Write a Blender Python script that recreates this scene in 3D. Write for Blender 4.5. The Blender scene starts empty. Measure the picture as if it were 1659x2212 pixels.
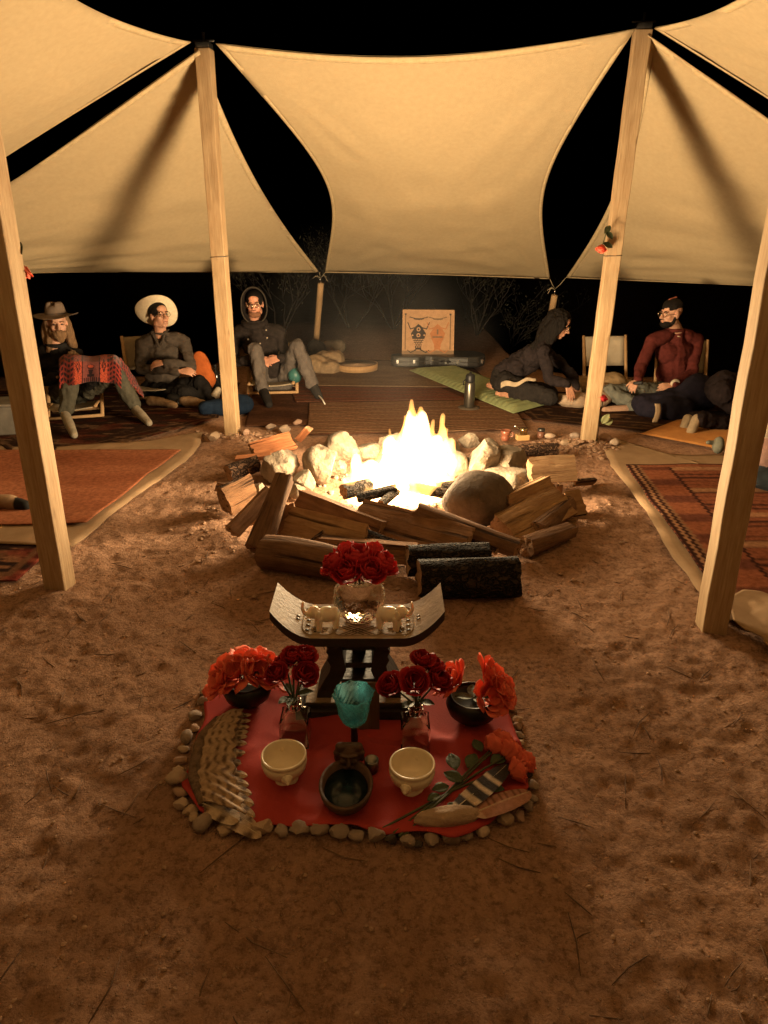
import bpy, bmesh, math, random
import numpy as np
from mathutils import Vector, Matrix, Euler

# ------------------------------------------------------------------ camera, world, exposure
SC = bpy.context.scene
COL = SC.collection
CAM_H, PITCH, FPX = 1.70, math.radians(22.5), 1533.0      # eye height, tilt down, focal length for a 1659 px wide frame
cam = bpy.data.cameras.new('camera'); camo = bpy.data.objects.new('camera', cam); COL.objects.link(camo)
camo.location = (0, 0, CAM_H); camo.rotation_euler = (math.radians(90) - PITCH, 0, 0)
cam.sensor_fit = 'HORIZONTAL'; cam.sensor_width = 36.0; cam.lens = FPX / 1659 * 36.0
cam.clip_start = 0.05; cam.clip_end = 500
SC.camera = camo
world = bpy.data.worlds.new('World'); SC.world = world; world.use_nodes = True
wn = world.node_tree; bgn = wn.nodes['Background']
sky = wn.nodes.new('ShaderNodeTexSky'); sky.sky_type = 'NISHITA'; sky.sun_disc = False
sky.sun_elevation = math.radians(-8); sky.sun_rotation = math.radians(150)
wn.links.new(sky.outputs[0], bgn.inputs[0]); bgn.inputs[1].default_value = 0.004     # moonless night
SC.view_settings.view_transform = 'Standard'; SC.view_settings.look = 'None'
SC.view_settings.exposure = 0.0; SC.view_settings.gamma = 1.0
SC.render.engine = 'CYCLES'
cy = SC.cycles
cy.use_denoising = True
try: cy.denoiser = 'OPENIMAGEDENOISE'
except Exception: pass
cy.max_bounces = 10; cy.diffuse_bounces = 4; cy.glossy_bounces = 4; cy.transmission_bounces = 10; cy.transparent_max_bounces = 16
cy.volume_bounces = 0; cy.sample_clamp_indirect = 4.0; cy.caustics_refractive = True; cy.caustics_reflective = False
cy.blur_glossy = 0.5

# ------------------------------------------------------------------ projection: a frame point (1659 x 2212) to a place
CT, ST = math.cos(PITCH), math.sin(PITCH)
def ray(x, y):
    u = (x - 829.5) / FPX; v = (y - 1106.0) / FPX
    return Vector((u, CT - v * ST, -ST - v * CT))
def G(x, y, z=0.0):
    d = ray(x, y); t = (z - CAM_H) / d.z
    return Vector((d.x * t, d.y * t, z))
def P(x, y, Y):
    d = ray(x, y); t = Y / d.y
    return Vector((d.x * t, Y, CAM_H + d.z * t))

# ------------------------------------------------------------------ numpy noise
def _hash(ix, iy, iz, seed):
    n = (ix * 374761393 + iy * 668265263 + iz * 2147483647 + seed * 1274126177) & 0xFFFFFFFF
    n = ((n ^ (n >> 13)) * 1274126177) & 0xFFFFFFFF
    return ((n ^ (n >> 16)) & 0xFFFF) / 65535.0 * 2 - 1
def vnoise(p, seed=0):
    p = np.asarray(p, float); f = np.floor(p); i = f.astype(np.int64); w = p - f; w = w * w * (3 - 2 * w)
    r = 0
    for dx in (0, 1):
        for dy in (0, 1):
            for dz in (0, 1):
                k = (w[:, 0] if dx else 1 - w[:, 0]) * (w[:, 1] if dy else 1 - w[:, 1]) * (w[:, 2] if dz else 1 - w[:, 2])
                r = r + k * _hash(i[:, 0] + dx, i[:, 1] + dy, i[:, 2] + dz, seed)
    return r
def fbm(p, scale=1.0, octv=4, seed=0):
    p = np.asarray(p, float) * scale; a, r = 1.0, 0
    for o in range(octv):
        r = r + a * vnoise(p, seed + o * 17); p = p * 2.03 + 11.3; a *= 0.5
    return r

# ------------------------------------------------------------------ objects
def new_obj(name, mesh, parent=None, loc=None):
    o = bpy.data.objects.new(name, mesh); COL.objects.link(o)
    if loc is not None: o.location = loc
    if parent is not None: o.parent = parent
    return o
def tag(o, label=None, cat=None, group=None, kind=None):
    if label: o['label'] = label
    if cat: o['category'] = cat
    if group: o['group'] = group
    if kind: o['kind'] = kind
    return o
def thing(name, label, cat, loc=(0, 0, 0), group=None):
    o = new_obj(name, None, None, Vector(loc)); o.empty_display_size = 0.05
    return tag(o, label, cat, group)
def frame_of(axis, hint=(0, 0, 1)):
    a = Vector(axis).normalized(); h = Vector(hint)
    if abs(a.dot(h.normalized())) > 0.98: h = Vector((1, 0, 0)) if abs(a.x) < 0.9 else Vector((0, 1, 0))
    s = h.cross(a).normalized(); t = a.cross(s).normalized()
    return s, t, a                                           # two sides, axis
class MB:
    """collects closed shapes in world space; build() links them as one mesh object"""
    def __init__(s): s.v = []; s.f = []; s.m = []; s.c = []
    def add(s, vs, fs, mi=0):
        o = len(s.v); s.v.extend(tuple(x) for x in vs)
        s.f.extend(tuple(i + o for i in f) for f in fs)
        s.m.extend([mi] * len(fs) if isinstance(mi, int) else mi)
        return s
    def box(s, c, size, rot=None, mi=0):
        c = Vector(c); h = Vector(size) / 2; r = rot if rot is not None else Matrix.Identity(3)
        vs = [c + r @ Vector((h.x * a, h.y * b, h.z * d)) for a in (-1, 1) for b in (-1, 1) for d in (-1, 1)]
        return s.add(vs, [(0, 1, 3, 2), (4, 6, 7, 5), (0, 4, 5, 1), (2, 3, 7, 6), (0, 2, 6, 4), (1, 5, 7, 3)], mi)
    def tube(s, path, rad, n=8, cap=True, mi=0, closed=False, squash=1.0, hint=(0, 0, 1)):
        path = [Vector(p) for p in path]; k = len(path)
        rad = [rad] * k if isinstance(rad, (int, float)) else rad
        vs, fs = [], []
        sv = None
        for i, p in enumerate(path):
            a = (path[(i + 1) % k] - path[i - 1]) if closed else (path[min(i + 1, k - 1)] - path[max(i - 1, 0)])
            if sv is None: sv, tv, _ = frame_of(a, hint)
            else:
                a = a.normalized(); sv = (sv - a * sv.dot(a)).normalized(); tv = a.cross(sv)
            for j in range(n):
                th = 2 * math.pi * j / n
                vs.append(p + sv * (math.cos(th) * rad[i]) + tv * (math.sin(th) * rad[i] * squash))
        for i in range(k if closed else k - 1):
            i2 = (i + 1) % k
            for j in range(n): fs.append((i * n + j, i * n + (j + 1) % n, i2 * n + (j + 1) % n, i2 * n + j))
        if cap and not closed:
            fs.append(tuple(range(n - 1, -1, -1))); fs.append(tuple((k - 1) * n + j for j in range(n)))
        return s.add(vs, fs, mi)
    def cap(s, a, b, ra, rb=None, n=12, mi=0):
        a, b = Vector(a), Vector(b); rb = ra if rb is None else rb
        d = b - a
        if d.length < 1e-5: return s.ell(a, (ra, ra, ra), n=n)
        u = d.normalized(); pts, rs = [], []
        for q in (-1, -.8, -.45): pts.append(a + u * (ra * q)); rs.append(ra * math.sqrt(max(0.0025, 1 - q * q)))
        pts.append(a); rs.append(ra); pts.append(b); rs.append(rb)
        for q in (.45, .8, 1): pts.append(b + u * (rb * q)); rs.append(rb * math.sqrt(max(0.0025, 1 - q * q)))
        return s.tube(pts, rs, n, True, mi)
    def ell(s, c, r, rot=None, n=16, m=10, mi=0):
        c = Vector(c); rot = rot if rot is not None else Matrix.Identity(3); vs, fs = [], []
        for i in range(1, m):
            ph = math.pi * i / m
            for j in range(n):
                th = 2 * math.pi * j / n
                vs.append(c + rot @ Vector((r[0] * math.sin(ph) * math.cos(th), r[1] * math.sin(ph) * math.sin(th), r[2] * math.cos(ph))))
        for i in range(m - 2):
            for j in range(n): fs.append((i * n + j, (i + 1) * n + j, (i + 1) * n + (j + 1) % n, i * n + (j + 1) % n))
        vs.append(c + rot @ Vector((0, 0, r[2]))); vs.append(c + rot @ Vector((0, 0, -r[2]))); t, b = len(vs) - 2, len(vs) - 1
        for j in range(n):
            fs.append((t, j, (j + 1) % n)); fs.append((b, (m - 2) * n + (j + 1) % n, (m - 2) * n + j))
        return s.add(vs, fs, mi)
    def lathe(s, prof, n=32, c=(0, 0, 0), axis=(0, 0, 1), mi=0, fn=None, sx=1.0, sy=1.0):
        sv, tv, a = frame_of(axis, (0, 1, 0)); c = Vector(c); vs, fs = [], []
        for i, (r, z) in enumerate(prof):
            for j in range(n):
                th = 2 * math.pi * j / n; rr = r * (fn(th, z) if fn else 1)
                vs.append(c + sv * (rr * math.cos(th) * sx) + tv * (rr * math.sin(th) * sy) + a * z)
        k = len(prof)
        for i in range(k - 1):
            for j in range(n): fs.append((i * n + j, i * n + (j + 1) % n, (i + 1) * n + (j + 1) % n, (i + 1) * n + j))
        if prof[0][0] > 1e-4: fs.append(tuple(range(n - 1, -1, -1)))
        if prof[-1][0] > 1e-4: fs.append(tuple((k - 1) * n + j for j in range(n)))
        return s.add(vs, fs, mi)
    def grid(s, fn, nu, nv, mi=0):
        vs = [fn(i / nu, j / nv) for j in range(nv + 1) for i in range(nu + 1)]
        fs = [(j * (nu + 1) + i, j * (nu + 1) + i + 1, (j + 1) * (nu + 1) + i + 1, (j + 1) * (nu + 1) + i) for j in range(nv) for i in range(nu)]
        return s.add(vs, fs, mi)
    def prism(s, pts, thick, mi=0):
        """closed polygon (world points) thickened along a vector"""
        n = len(pts); t = Vector(thick); vs = [Vector(p) for p in pts] + [Vector(p) + t for p in pts]
        return s.add(vs, [tuple(range(n - 1, -1, -1)), tuple(range(n, 2 * n))] + [(i, (i + 1) % n, n + (i + 1) % n, n + i) for i in range(n)], mi)
    def build(s, name, mat, parent=None, smooth=True, loc=None, bevel=0, solid=0, sub=0, cols=None, angle=None):
        me = bpy.data.meshes.new(name)
        V = np.array([tuple(v) for v in s.v], float)
        if parent is not None: base = np.array(parent.matrix_basis.translation if parent.parent is None else parent.matrix_basis.translation + parent.parent.matrix_basis.translation)
        elif loc is not None: base = np.array(loc)
        else: base = np.array([(V[:, 0].min() + V[:, 0].max()) / 2, (V[:, 1].min() + V[:, 1].max()) / 2, V[:, 2].min()])
        me.from_pydata((V - base).tolist(), [], s.f)
        for m in (mat if isinstance(mat, (list, tuple)) else [mat]): me.materials.append(m)
        if any(s.m): me.polygons.foreach_set('material_index', s.m)
        if smooth: me.polygons.foreach_set('use_smooth', [True] * len(me.polygons))
        if cols is not None:
            at = me.color_attributes.new('col', 'FLOAT_COLOR', 'POINT')
            at.data.foreach_set('color', np.concatenate([np.asarray(cols, float), np.ones((len(V), 1))], 1).ravel())
        me.update()
        o = new_obj(name, me, parent, None if parent is not None else Vector(base))
        if angle is not None: me.set_sharp_from_angle(angle=math.radians(angle))
        if solid: md = o.modifiers.new('s', 'SOLIDIFY'); md.thickness = solid; md.offset = 0
        if bevel: md = o.modifiers.new('b', 'BEVEL'); md.width = bevel; md.segments = 2; md.limit_method = 'ANGLE'
        if sub: md = o.modifiers.new('u', 'SUBSURF'); md.levels = sub; md.render_levels = sub
        return o
    def blob(s, name, mat, parent=None, vox=0.008, smooth=3, disp=0, dscale=8, seed=1, aniso=(1, 1, 1), loc=None, cols=None):
        """fuse the closed shapes into one continuous skin (voxel remesh), relax it, add folds"""
        o = s.build(name, mat, parent, loc=loc)
        md = o.modifiers.new('r', 'REMESH'); md.mode = 'VOXEL'; md.voxel_size = vox; md.use_smooth_shade = True
        if smooth: md = o.modifiers.new('s', 'SMOOTH'); md.factor = 0.5; md.iterations = smooth
        dg = bpy.context.evaluated_depsgraph_get(); me = bpy.data.meshes.new_from_object(o.evaluated_get(dg), depsgraph=dg)
        o.modifiers.clear(); old = o.data; o.data = me; bpy.data.meshes.remove(old); me.name = name
        n = len(me.vertices); co = np.empty(n * 3); me.vertices.foreach_get('co', co); co = co.reshape(-1, 3)
        if disp:
            no = np.empty(n * 3); me.vertices.foreach_get('normal', no); no = no.reshape(-1, 3)
            d = fbm(co * np.array(aniso), dscale, 3, seed) + 0.6 * (0.5 - np.abs(vnoise(co * np.array(aniso) * dscale * 1.7, seed + 5)))
            co = co + no * (d * disp)[:, None]; me.vertices.foreach_set('co', co.ravel())
        if cols is not None:
            off = np.array(o.matrix_basis.translation) if parent is None else np.array(parent.matrix_basis.translation)
            at = me.color_attributes.new('col', 'FLOAT_COLOR', 'POINT')
            at.data.foreach_set('color', np.concatenate([cols(co + off), np.ones((n, 1))], 1).ravel())
        me.polygons.foreach_set('use_smooth', [True] * len(me.polygons)); me.update()
        return o
def copy_tree(o, parent=None, loc=None):
    c = o.copy(); COL.objects.link(c); c.parent = parent
    if loc is not None: c.location = loc
    for ch in list(o.children): copy_tree(ch, c)
    return c

# ------------------------------------------------------------------ materials
MATS = {}
def nt_new(name):
    m = bpy.data.materials.new(name); m.use_nodes = True; nt = m.node_tree
    return m, nt, nt.nodes['Principled BSDF']
def node(nt, t, ins=None, **kw):
    n = nt.nodes.new(t)
    for k, v in kw.items(): setattr(n, k, v)
    for k, v in (ins or {}).items():
        if isinstance(v, bpy.types.NodeSocket): nt.links.new(v, n.inputs[k])
        else: n.inputs[k].default_value = v
    return n
def rgba(c): return (c[0], c[1], c[2], 1)
def mapping(nt, scale=(1, 1, 1), coord='Object', rot=(0, 0, 0)):
    tc = node(nt, 'ShaderNodeTexCoord'); return node(nt, 'ShaderNodeMapping', {0: tc.outputs[coord], 'Scale': scale, 'Rotation': rot}).outputs[0]
def mat(name, col, col2=None, rough=0.8, scale=8.0, bump=0.0, bscale=60.0, stretch=(1, 1, 1), metal=0.0, spec=0.3, detail=6, attr=False,
        sheen=0.0, sss=0.0, trans=0.0, contrast=(0.35, 0.65), vor=0.0, vscale=20.0, coat=0.0):
    """general surface: two colours mixed by noise, optional grain relief and cracks"""
    if name in MATS: return MATS[name]
    m, nt, b = nt_new(name)
    co = mapping(nt, stretch)
    n1 = node(nt, 'ShaderNodeTexNoise', {'Vector': co, 'Scale': scale, 'Detail': detail, 'Roughness': 0.6})
    rp = node(nt, 'ShaderNodeMapRange', {0: n1.outputs[0], 1: contrast[0], 2: contrast[1]})
    c2 = col2 if col2 else tuple(x * 0.7 for x in col)
    if attr:
        a = node(nt, 'ShaderNodeAttribute', attribute_name='col')
        dk = node(nt, 'ShaderNodeMixRGB', {0: 1.0, 1: a.outputs[0], 2: rgba(c2)}, blend_type='MULTIPLY')
        mx = node(nt, 'ShaderNodeMixRGB', {0: rp.outputs[0], 1: a.outputs[0], 2: dk.outputs[0]})
    else: mx = node(nt, 'ShaderNodeMixRGB', {0: rp.outputs[0], 1: rgba(col), 2: rgba(c2)})
    cout = mx.outputs[0]
    hsrc = None
    if bump:
        n2 = node(nt, 'ShaderNodeTexNoise', {'Vector': co, 'Scale': bscale, 'Detail': 8, 'Roughness': 0.65}); hsrc = n2.outputs[0]
    if vor:
        v = node(nt, 'ShaderNodeTexVoronoi', {'Vector': co, 'Scale': vscale}, feature='DISTANCE_TO_EDGE')
        vr = node(nt, 'ShaderNodeMapRange', {0: v.outputs[0], 1: 0.0, 2: 0.12})
        cr = node(nt, 'ShaderNodeMixRGB', {0: vr.outputs[0], 1: rgba(tuple(x * 0.25 for x in c2)), 2: cout}); cout = cr.outputs[0]
        hs = node(nt, 'ShaderNodeMath', {0: vr.outputs[0], 1: vor}, operation='MULTIPLY')
        hsrc = node(nt, 'ShaderNodeMath', {0: hs.outputs[0], 1: hsrc if hsrc else 0.0}, operation='ADD').outputs[0]
    if hsrc is not None:
        bp = node(nt, 'ShaderNodeBump', {'Height': hsrc, 'Strength': min(1.0, bump if bump else 0.6), 'Distance': 0.02}); nt.links.new(bp.outputs[0], b.inputs['Normal'])
    nt.links.new(cout, b.inputs['Base Color'])
    b.inputs['Roughness'].default_value = rough; b.inputs['Metallic'].default_value = metal; b.inputs['Specular IOR Level'].default_value = spec
    if sheen: b.inputs['Sheen Weight'].default_value = sheen
    if coat: b.inputs['Coat Weight'].default_value = coat; b.inputs['Coat Roughness'].default_value = 0.15
    if sss: b.inputs['Subsurface Weight'].default_value = sss; b.inputs['Subsurface Radius'].default_value = (0.02, 0.01, 0.006); b.inputs['Subsurface Scale'].default_value = 0.6
    if trans:
        tr = node(nt, 'ShaderNodeBsdfTranslucent', {0: cout}); ms = node(nt, 'ShaderNodeMixShader', {0: trans, 1: b.outputs[0], 2: tr.outputs[0]})
        nt.links.new(ms.outputs[0], nt.nodes['Material Output'].inputs[0])
    MATS[name] = m; return m
def glass(name, col, rough=0.0, ior=1.45, pattern=0.0, pscale=60.0):
    if name in MATS: return MATS[name]
    m, nt, b = nt_new(name); nt.nodes.remove(b)
    g = node(nt, 'ShaderNodeBsdfGlass', {'Color': rgba(col), 'Roughness': rough, 'IOR': ior})
    if pattern:
        v = node(nt, 'ShaderNodeTexVoronoi', {'Vector': mapping(nt), 'Scale': pscale}, feature='F1')
        bp = node(nt, 'ShaderNodeBump', {'Height': v.outputs[0], 'Strength': pattern, 'Distance': 0.004}); nt.links.new(bp.outputs[0], g.inputs['Normal'])
    nt.links.new(g.outputs[0], nt.nodes['Material Output'].inputs[0]); MATS[name] = m; return m
def wood(name, light, dark, axis=2, scale=7.0, rough=0.7, bump=0.25, rings=14.0):
    """sawn or split timber: long grain along one local axis"""
    if name in MATS: return MATS[name]
    m, nt, b = nt_new(name)
    st = [1.0, 1.0, 1.0]; st[axis] = 0.06
    co = mapping(nt, st)
    n1 = node(nt, 'ShaderNodeTexNoise', {'Vector': co, 'Scale': scale * 4, 'Detail': 8, 'Roughness': 0.7, 'Distortion': 0.6})
    wv = node(nt, 'ShaderNodeTexNoise', {'Vector': co, 'Scale': rings * 9, 'Detail': 4, 'Roughness': 0.6})
    mm = node(nt, 'ShaderNodeMath', {0: n1.outputs[0], 1: wv.outputs[0]}, operation='ADD')
    rp = node(nt, 'ShaderNodeMapRange', {0: mm.outputs[0], 1: 0.75, 2: 1.25})
    big = node(nt, 'ShaderNodeTexNoise', {'Vector': mapping(nt), 'Scale': 3.0, 'Detail': 3})
    c1 = node(nt, 'ShaderNodeMixRGB', {0: rp.outputs[0], 1: rgba(light), 2: rgba(dark)})
    kv = node(nt, 'ShaderNodeTexVoronoi', {'Vector': mapping(nt, [1 if i != axis else 0.45 for i in range(3)]), 'Scale': 6.0}, feature='F1')
    kr = node(nt, 'ShaderNodeMapRange', {0: kv.outputs[0], 1: 0.05, 2: 0.13, 3: 0.75, 4: 0.0})
    c2 = node(nt, 'ShaderNodeMixRGB', {0: kr.outputs[0], 1: c1.outputs[0], 2: rgba(tuple(x * 0.5 for x in dark))})
    c3 = node(nt, 'ShaderNodeMixRGB', {0: node(nt, 'ShaderNodeMapRange', {0: big.outputs[0], 1: 0.3, 2: 0.75, 3: 0, 4: 0.45}).outputs[0], 1: c2.outputs[0], 2: rgba(tuple(x * 0.8 for x in dark))})
    nt.links.new(c3.outputs[0], b.inputs['Base Color'])
    bp = node(nt, 'ShaderNodeBump', {'Height': mm.outputs[0], 'Strength': bump, 'Distance': 0.01}); nt.links.new(bp.outputs[0], b.inputs['Normal'])
    b.inputs['Roughness'].default_value = rough; b.inputs['Specular IOR Level'].default_value = 0.25
    MATS[name] = m; return m

# palette (real surface colours)
M_CANVAS = mat('canvas', (0.435, 0.337, 0.203), (0.38, 0.29, 0.17), rough=0.95, scale=26, bump=0.3, bscale=150, spec=0.05, detail=12, contrast=(.25, .75))
M_HEM = mat('canvas_hem', (0.52, 0.40, 0.235), (0.44, 0.33, 0.185), rough=0.9, scale=30, bump=0.2, bscale=300, spec=0.1)
M_POST = wood('post_timber', (0.52, 0.38, 0.225), (0.32, 0.20, 0.10), axis=2, scale=5)
M_POLE = wood('pole_timber', (0.50, 0.33, 0.17), (0.36, 0.22, 0.11), axis=2, scale=6)
M_STEEL = mat('dark_steel', (0.10, 0.095, 0.09), rough=0.4, metal=0.8, scale=40)
M_CHROME = mat('bright_steel', (0.75, 0.73, 0.70), (0.6, 0.58, 0.55), rough=0.2, metal=1.0, scale=30)
M_CORD = mat('cord', (0.42, 0.34, 0.22), rough=0.9, scale=80)
M_BLACK = mat('black_plastic', (0.015, 0.014, 0.014), (0.01, 0.01, 0.01), rough=0.45, scale=30)
M_STONE = mat('pit_stone', (0.34, 0.28, 0.21), (0.18, 0.14, 0.10), rough=0.9, scale=9, bump=1.0, bscale=34, detail=9, spec=0.2)
M_STONE2 = mat('dark_boulder', (0.16, 0.115, 0.08), (0.09, 0.065, 0.045), rough=0.85, scale=7, bump=0.9, bscale=30, detail=9)
M_PEBBLE = [mat('pebble%d' % i, c, c2, rough=0.9, scale=14, bump=0.35, bscale=60, spec=0.2) for i, (c, c2) in enumerate([
    ((0.44, 0.32, 0.22), (0.33, 0.23, 0.15)), ((0.38, 0.25, 0.18), (0.28, 0.17, 0.12)), ((0.46, 0.35, 0.26), (0.35, 0.25, 0.18)), ((0.31, 0.24, 0.19), (0.22, 0.16, 0.12))])]
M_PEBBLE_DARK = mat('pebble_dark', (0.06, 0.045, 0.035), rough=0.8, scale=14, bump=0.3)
def logmat(name, light, dark, bark=False, gs=42.0, crack=0.0, bump=.8):
    """firewood surface following the log's own axis: long grain, or bark plates"""
    if name in MATS: return MATS[name]
    m, nt, b = nt_new(name); at = node(nt, 'ShaderNodeAttribute', attribute_name='lc'); vec = at.outputs['Vector']
    def mp(sc): return node(nt, 'ShaderNodeMapping', {0: vec, 'Scale': sc}).outputs[0]
    gr = node(nt, 'ShaderNodeTexNoise', {'Vector': mp((.09, 1, 1) if not bark else (.3, 1, 1)), 'Scale': gs, 'Detail': 9, 'Roughness': .7, 'Distortion': .5})
    bg = node(nt, 'ShaderNodeTexNoise', {'Vector': vec, 'Scale': 9.0, 'Detail': 6, 'Roughness': .6})
    sm = node(nt, 'ShaderNodeMath', {0: gr.outputs[0], 1: node(nt, 'ShaderNodeMath', {0: bg.outputs[0], 1: .7}, operation='MULTIPLY').outputs[0]}, operation='ADD')
    c = node(nt, 'ShaderNodeMixRGB', {0: node(nt, 'ShaderNodeMapRange', {0: sm.outputs[0], 1: .62, 2: 1.08}).outputs[0], 1: rgba(light), 2: rgba(dark)}).outputs[0]
    h = gr.outputs[0]
    fis = node(nt, 'ShaderNodeTexNoise', {'Vector': mp((.05, 1, 1)), 'Scale': gs * .6, 'Detail': 3, 'Roughness': .5})
    fr = node(nt, 'ShaderNodeMapRange', {0: fis.outputs[0], 1: .33, 2: .40})
    c = node(nt, 'ShaderNodeMixRGB', {0: fr.outputs[0], 1: rgba(tuple(x * .35 for x in dark)), 2: c}).outputs[0]
    h = node(nt, 'ShaderNodeMath', {0: h, 1: node(nt, 'ShaderNodeMath', {0: fr.outputs[0], 1: .5}, operation='MULTIPLY').outputs[0]}, operation='ADD').outputs[0]
    if crack:
        dv = node(nt, 'ShaderNodeMixRGB', {0: .06, 1: mp((.5, 1, 1)), 2: node(nt, 'ShaderNodeTexNoise', {'Vector': vec, 'Scale': 30.0}).outputs['Color']})
        v = node(nt, 'ShaderNodeTexVoronoi', {'Vector': dv.outputs[0], 'Scale': 34.0}, feature='DISTANCE_TO_EDGE'); vr = node(nt, 'ShaderNodeMapRange', {0: v.outputs[0], 1: .02, 2: .22})
        c = node(nt, 'ShaderNodeMixRGB', {0: vr.outputs[0], 1: rgba(tuple(x * .3 for x in dark)), 2: c}).outputs[0]
        h = node(nt, 'ShaderNodeMath', {0: h, 1: node(nt, 'ShaderNodeMath', {0: vr.outputs[0], 1: crack}, operation='MULTIPLY').outputs[0]}, operation='ADD').outputs[0]
    nt.links.new(c, b.inputs['Base Color']); bp = node(nt, 'ShaderNodeBump', {'Height': h, 'Strength': bump, 'Distance': .02}); nt.links.new(bp.outputs[0], b.inputs['Normal'])
    b.inputs['Roughness'].default_value = .9; b.inputs['Specular IOR Level'].default_value = .2; MATS[name] = m; return m
M_BARK = logmat('bark', (.17, .095, .055), (.07, .038, .023), True, 34, .9, 1.0)
M_BARK_BLACK = logmat('black_bark', (.060, .042, .032), (.024, .017, .014), True, 34, 1.3, 1.0)
M_BARK_SMOOTH = logmat('weathered_log', (.24, .135, .075), (.10, .052, .03), False, 46, 0, .9)
M_SPLIT = logmat('split_wood', (.33, .18, .094), (.15, .075, .036), False, 42, 0, 1.0)
M_SPLIT2 = logmat('split_wood_pale', (.50, .32, .17), (.26, .14, .068), False, 42, 0, 1.0)
M_SPLIT_RED = logmat('split_wood_red', (.46, .185, .08), (.26, .095, .04))
M_END = logmat('log_end', (.42, .26, .145), (.25, .14, .075), False, 60)
M_CHAR = logmat('charred_wood', (.075, .06, .05), (.018, .015, .013), True, 40, 1.0)
M_PALEBARK = logmat('pale_bark', (.36, .21, .12), (.15, .08, .05), True, 34, 1.0, 1.0)

# ------------------------------------------------------------------ ground
PIT = Vector((0.10, 4.38, 0))
RUG_FLAT = [(-9, -1.9, 2.95, 9.5), (1.75, 9, 2.2, 9.5), (-1.8, 1.9, 5.75, 9.8), (-0.75, 0.75, 1.45, 2.6)]
def ground_h(x, y):
    p = np.stack([x, y, np.zeros_like(x)], 1)
    near = np.clip((14 - np.hypot(x, y - 3)) / 8, 0, 1)
    h = 0.016 * fbm(p, 1.6, 3, 3) + near * (0.007 * fbm(p, 6.0, 3, 9) + 0.0065 * fbm(p, 22.0, 3, 21))
    foot = vnoise(p * np.array([3.4, 2.6, 1]) + fbm(p, 5, 2, 4)[:, None] * .25, 31)
    h -= near * 0.016 * np.clip(foot - 0.25, 0, 1)
    h -= 0.022
    for x0, x1, y0, y1 in RUG_FLAT:
        w = np.clip((x - x0) / .15, 0, 1) * np.clip((x1 - x) / .15, 0, 1) * np.clip((y - y0) / .15, 0, 1) * np.clip((y1 - y) / .15, 0, 1)
        h = h * (1 - w) + w * (0.25 * (h + 0.02) - 0.012)
    r = np.hypot(x - PIT.x, y - PIT.y)
    h += 0.03 * np.exp(-((r - 1.25) / .22) ** 2) * (0.7 + 0.5 * fbm(p, 3, 2, 8)) - 0.06 * np.clip((0.8 - r) / .3, 0, 1)
    for q, a in ((G(1268, 960), .07), (G(503, 938), .04), (G(130, 1272), .02), (G(1535, 1352), .02)):
        h += a * np.exp(-(((x - q.x) ** 2 + (y - q.y) ** 2) / .035)) * (1 + 0.35 * fbm(p, 14, 2, 5))
    side = np.clip((np.abs(x + .2) - 1.9) / 1.2, 0, 1); h -= 2.2 * side * np.clip((y - 8.4) / 3, 0, 1) ** 1.3 + .8 * np.clip((y - 13) / 5, 0, 3)
    h += 0.05 * np.clip((y - 9.5) / 2, 0, 1) * fbm(p * np.array([.35, 2.2, 1]), 1.6, 3, 77)
    return h
def axis_pts(lo, hi, step, far, grow=1.18):
    a = list(np.arange(lo, hi, step)); s = step; x = a[-1]
    while x < far: s = min(s * grow, 6); x += s; a.append(x)
    s = step; x = lo
    while x > -far: s = min(s * grow, 6); x -= s; a.insert(0, x)
    return np.array(a)
gx, gy = axis_pts(-2.3, 2.3, 0.017, 90), axis_pts(0.55, 5.3, 0.017, 120)
XX, YY = np.meshgrid(gx, gy); H = ground_h(XX.ravel(), YY.ravel())
me = bpy.data.meshes.new('ground'); nx, ny = len(gx), len(gy)
idx = np.arange(nx * ny).reshape(ny, nx)
F = np.stack([idx[:-1, :-1], idx[:-1, 1:], idx[1:, 1:], idx[1:, :-1]], -1).reshape(-1, 4)
me.from_pydata(np.stack([XX.ravel(), YY.ravel(), H], 1).tolist(), [], F.tolist())
me.polygons.foreach_set('use_smooth', [True] * len(me.polygons))
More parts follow.
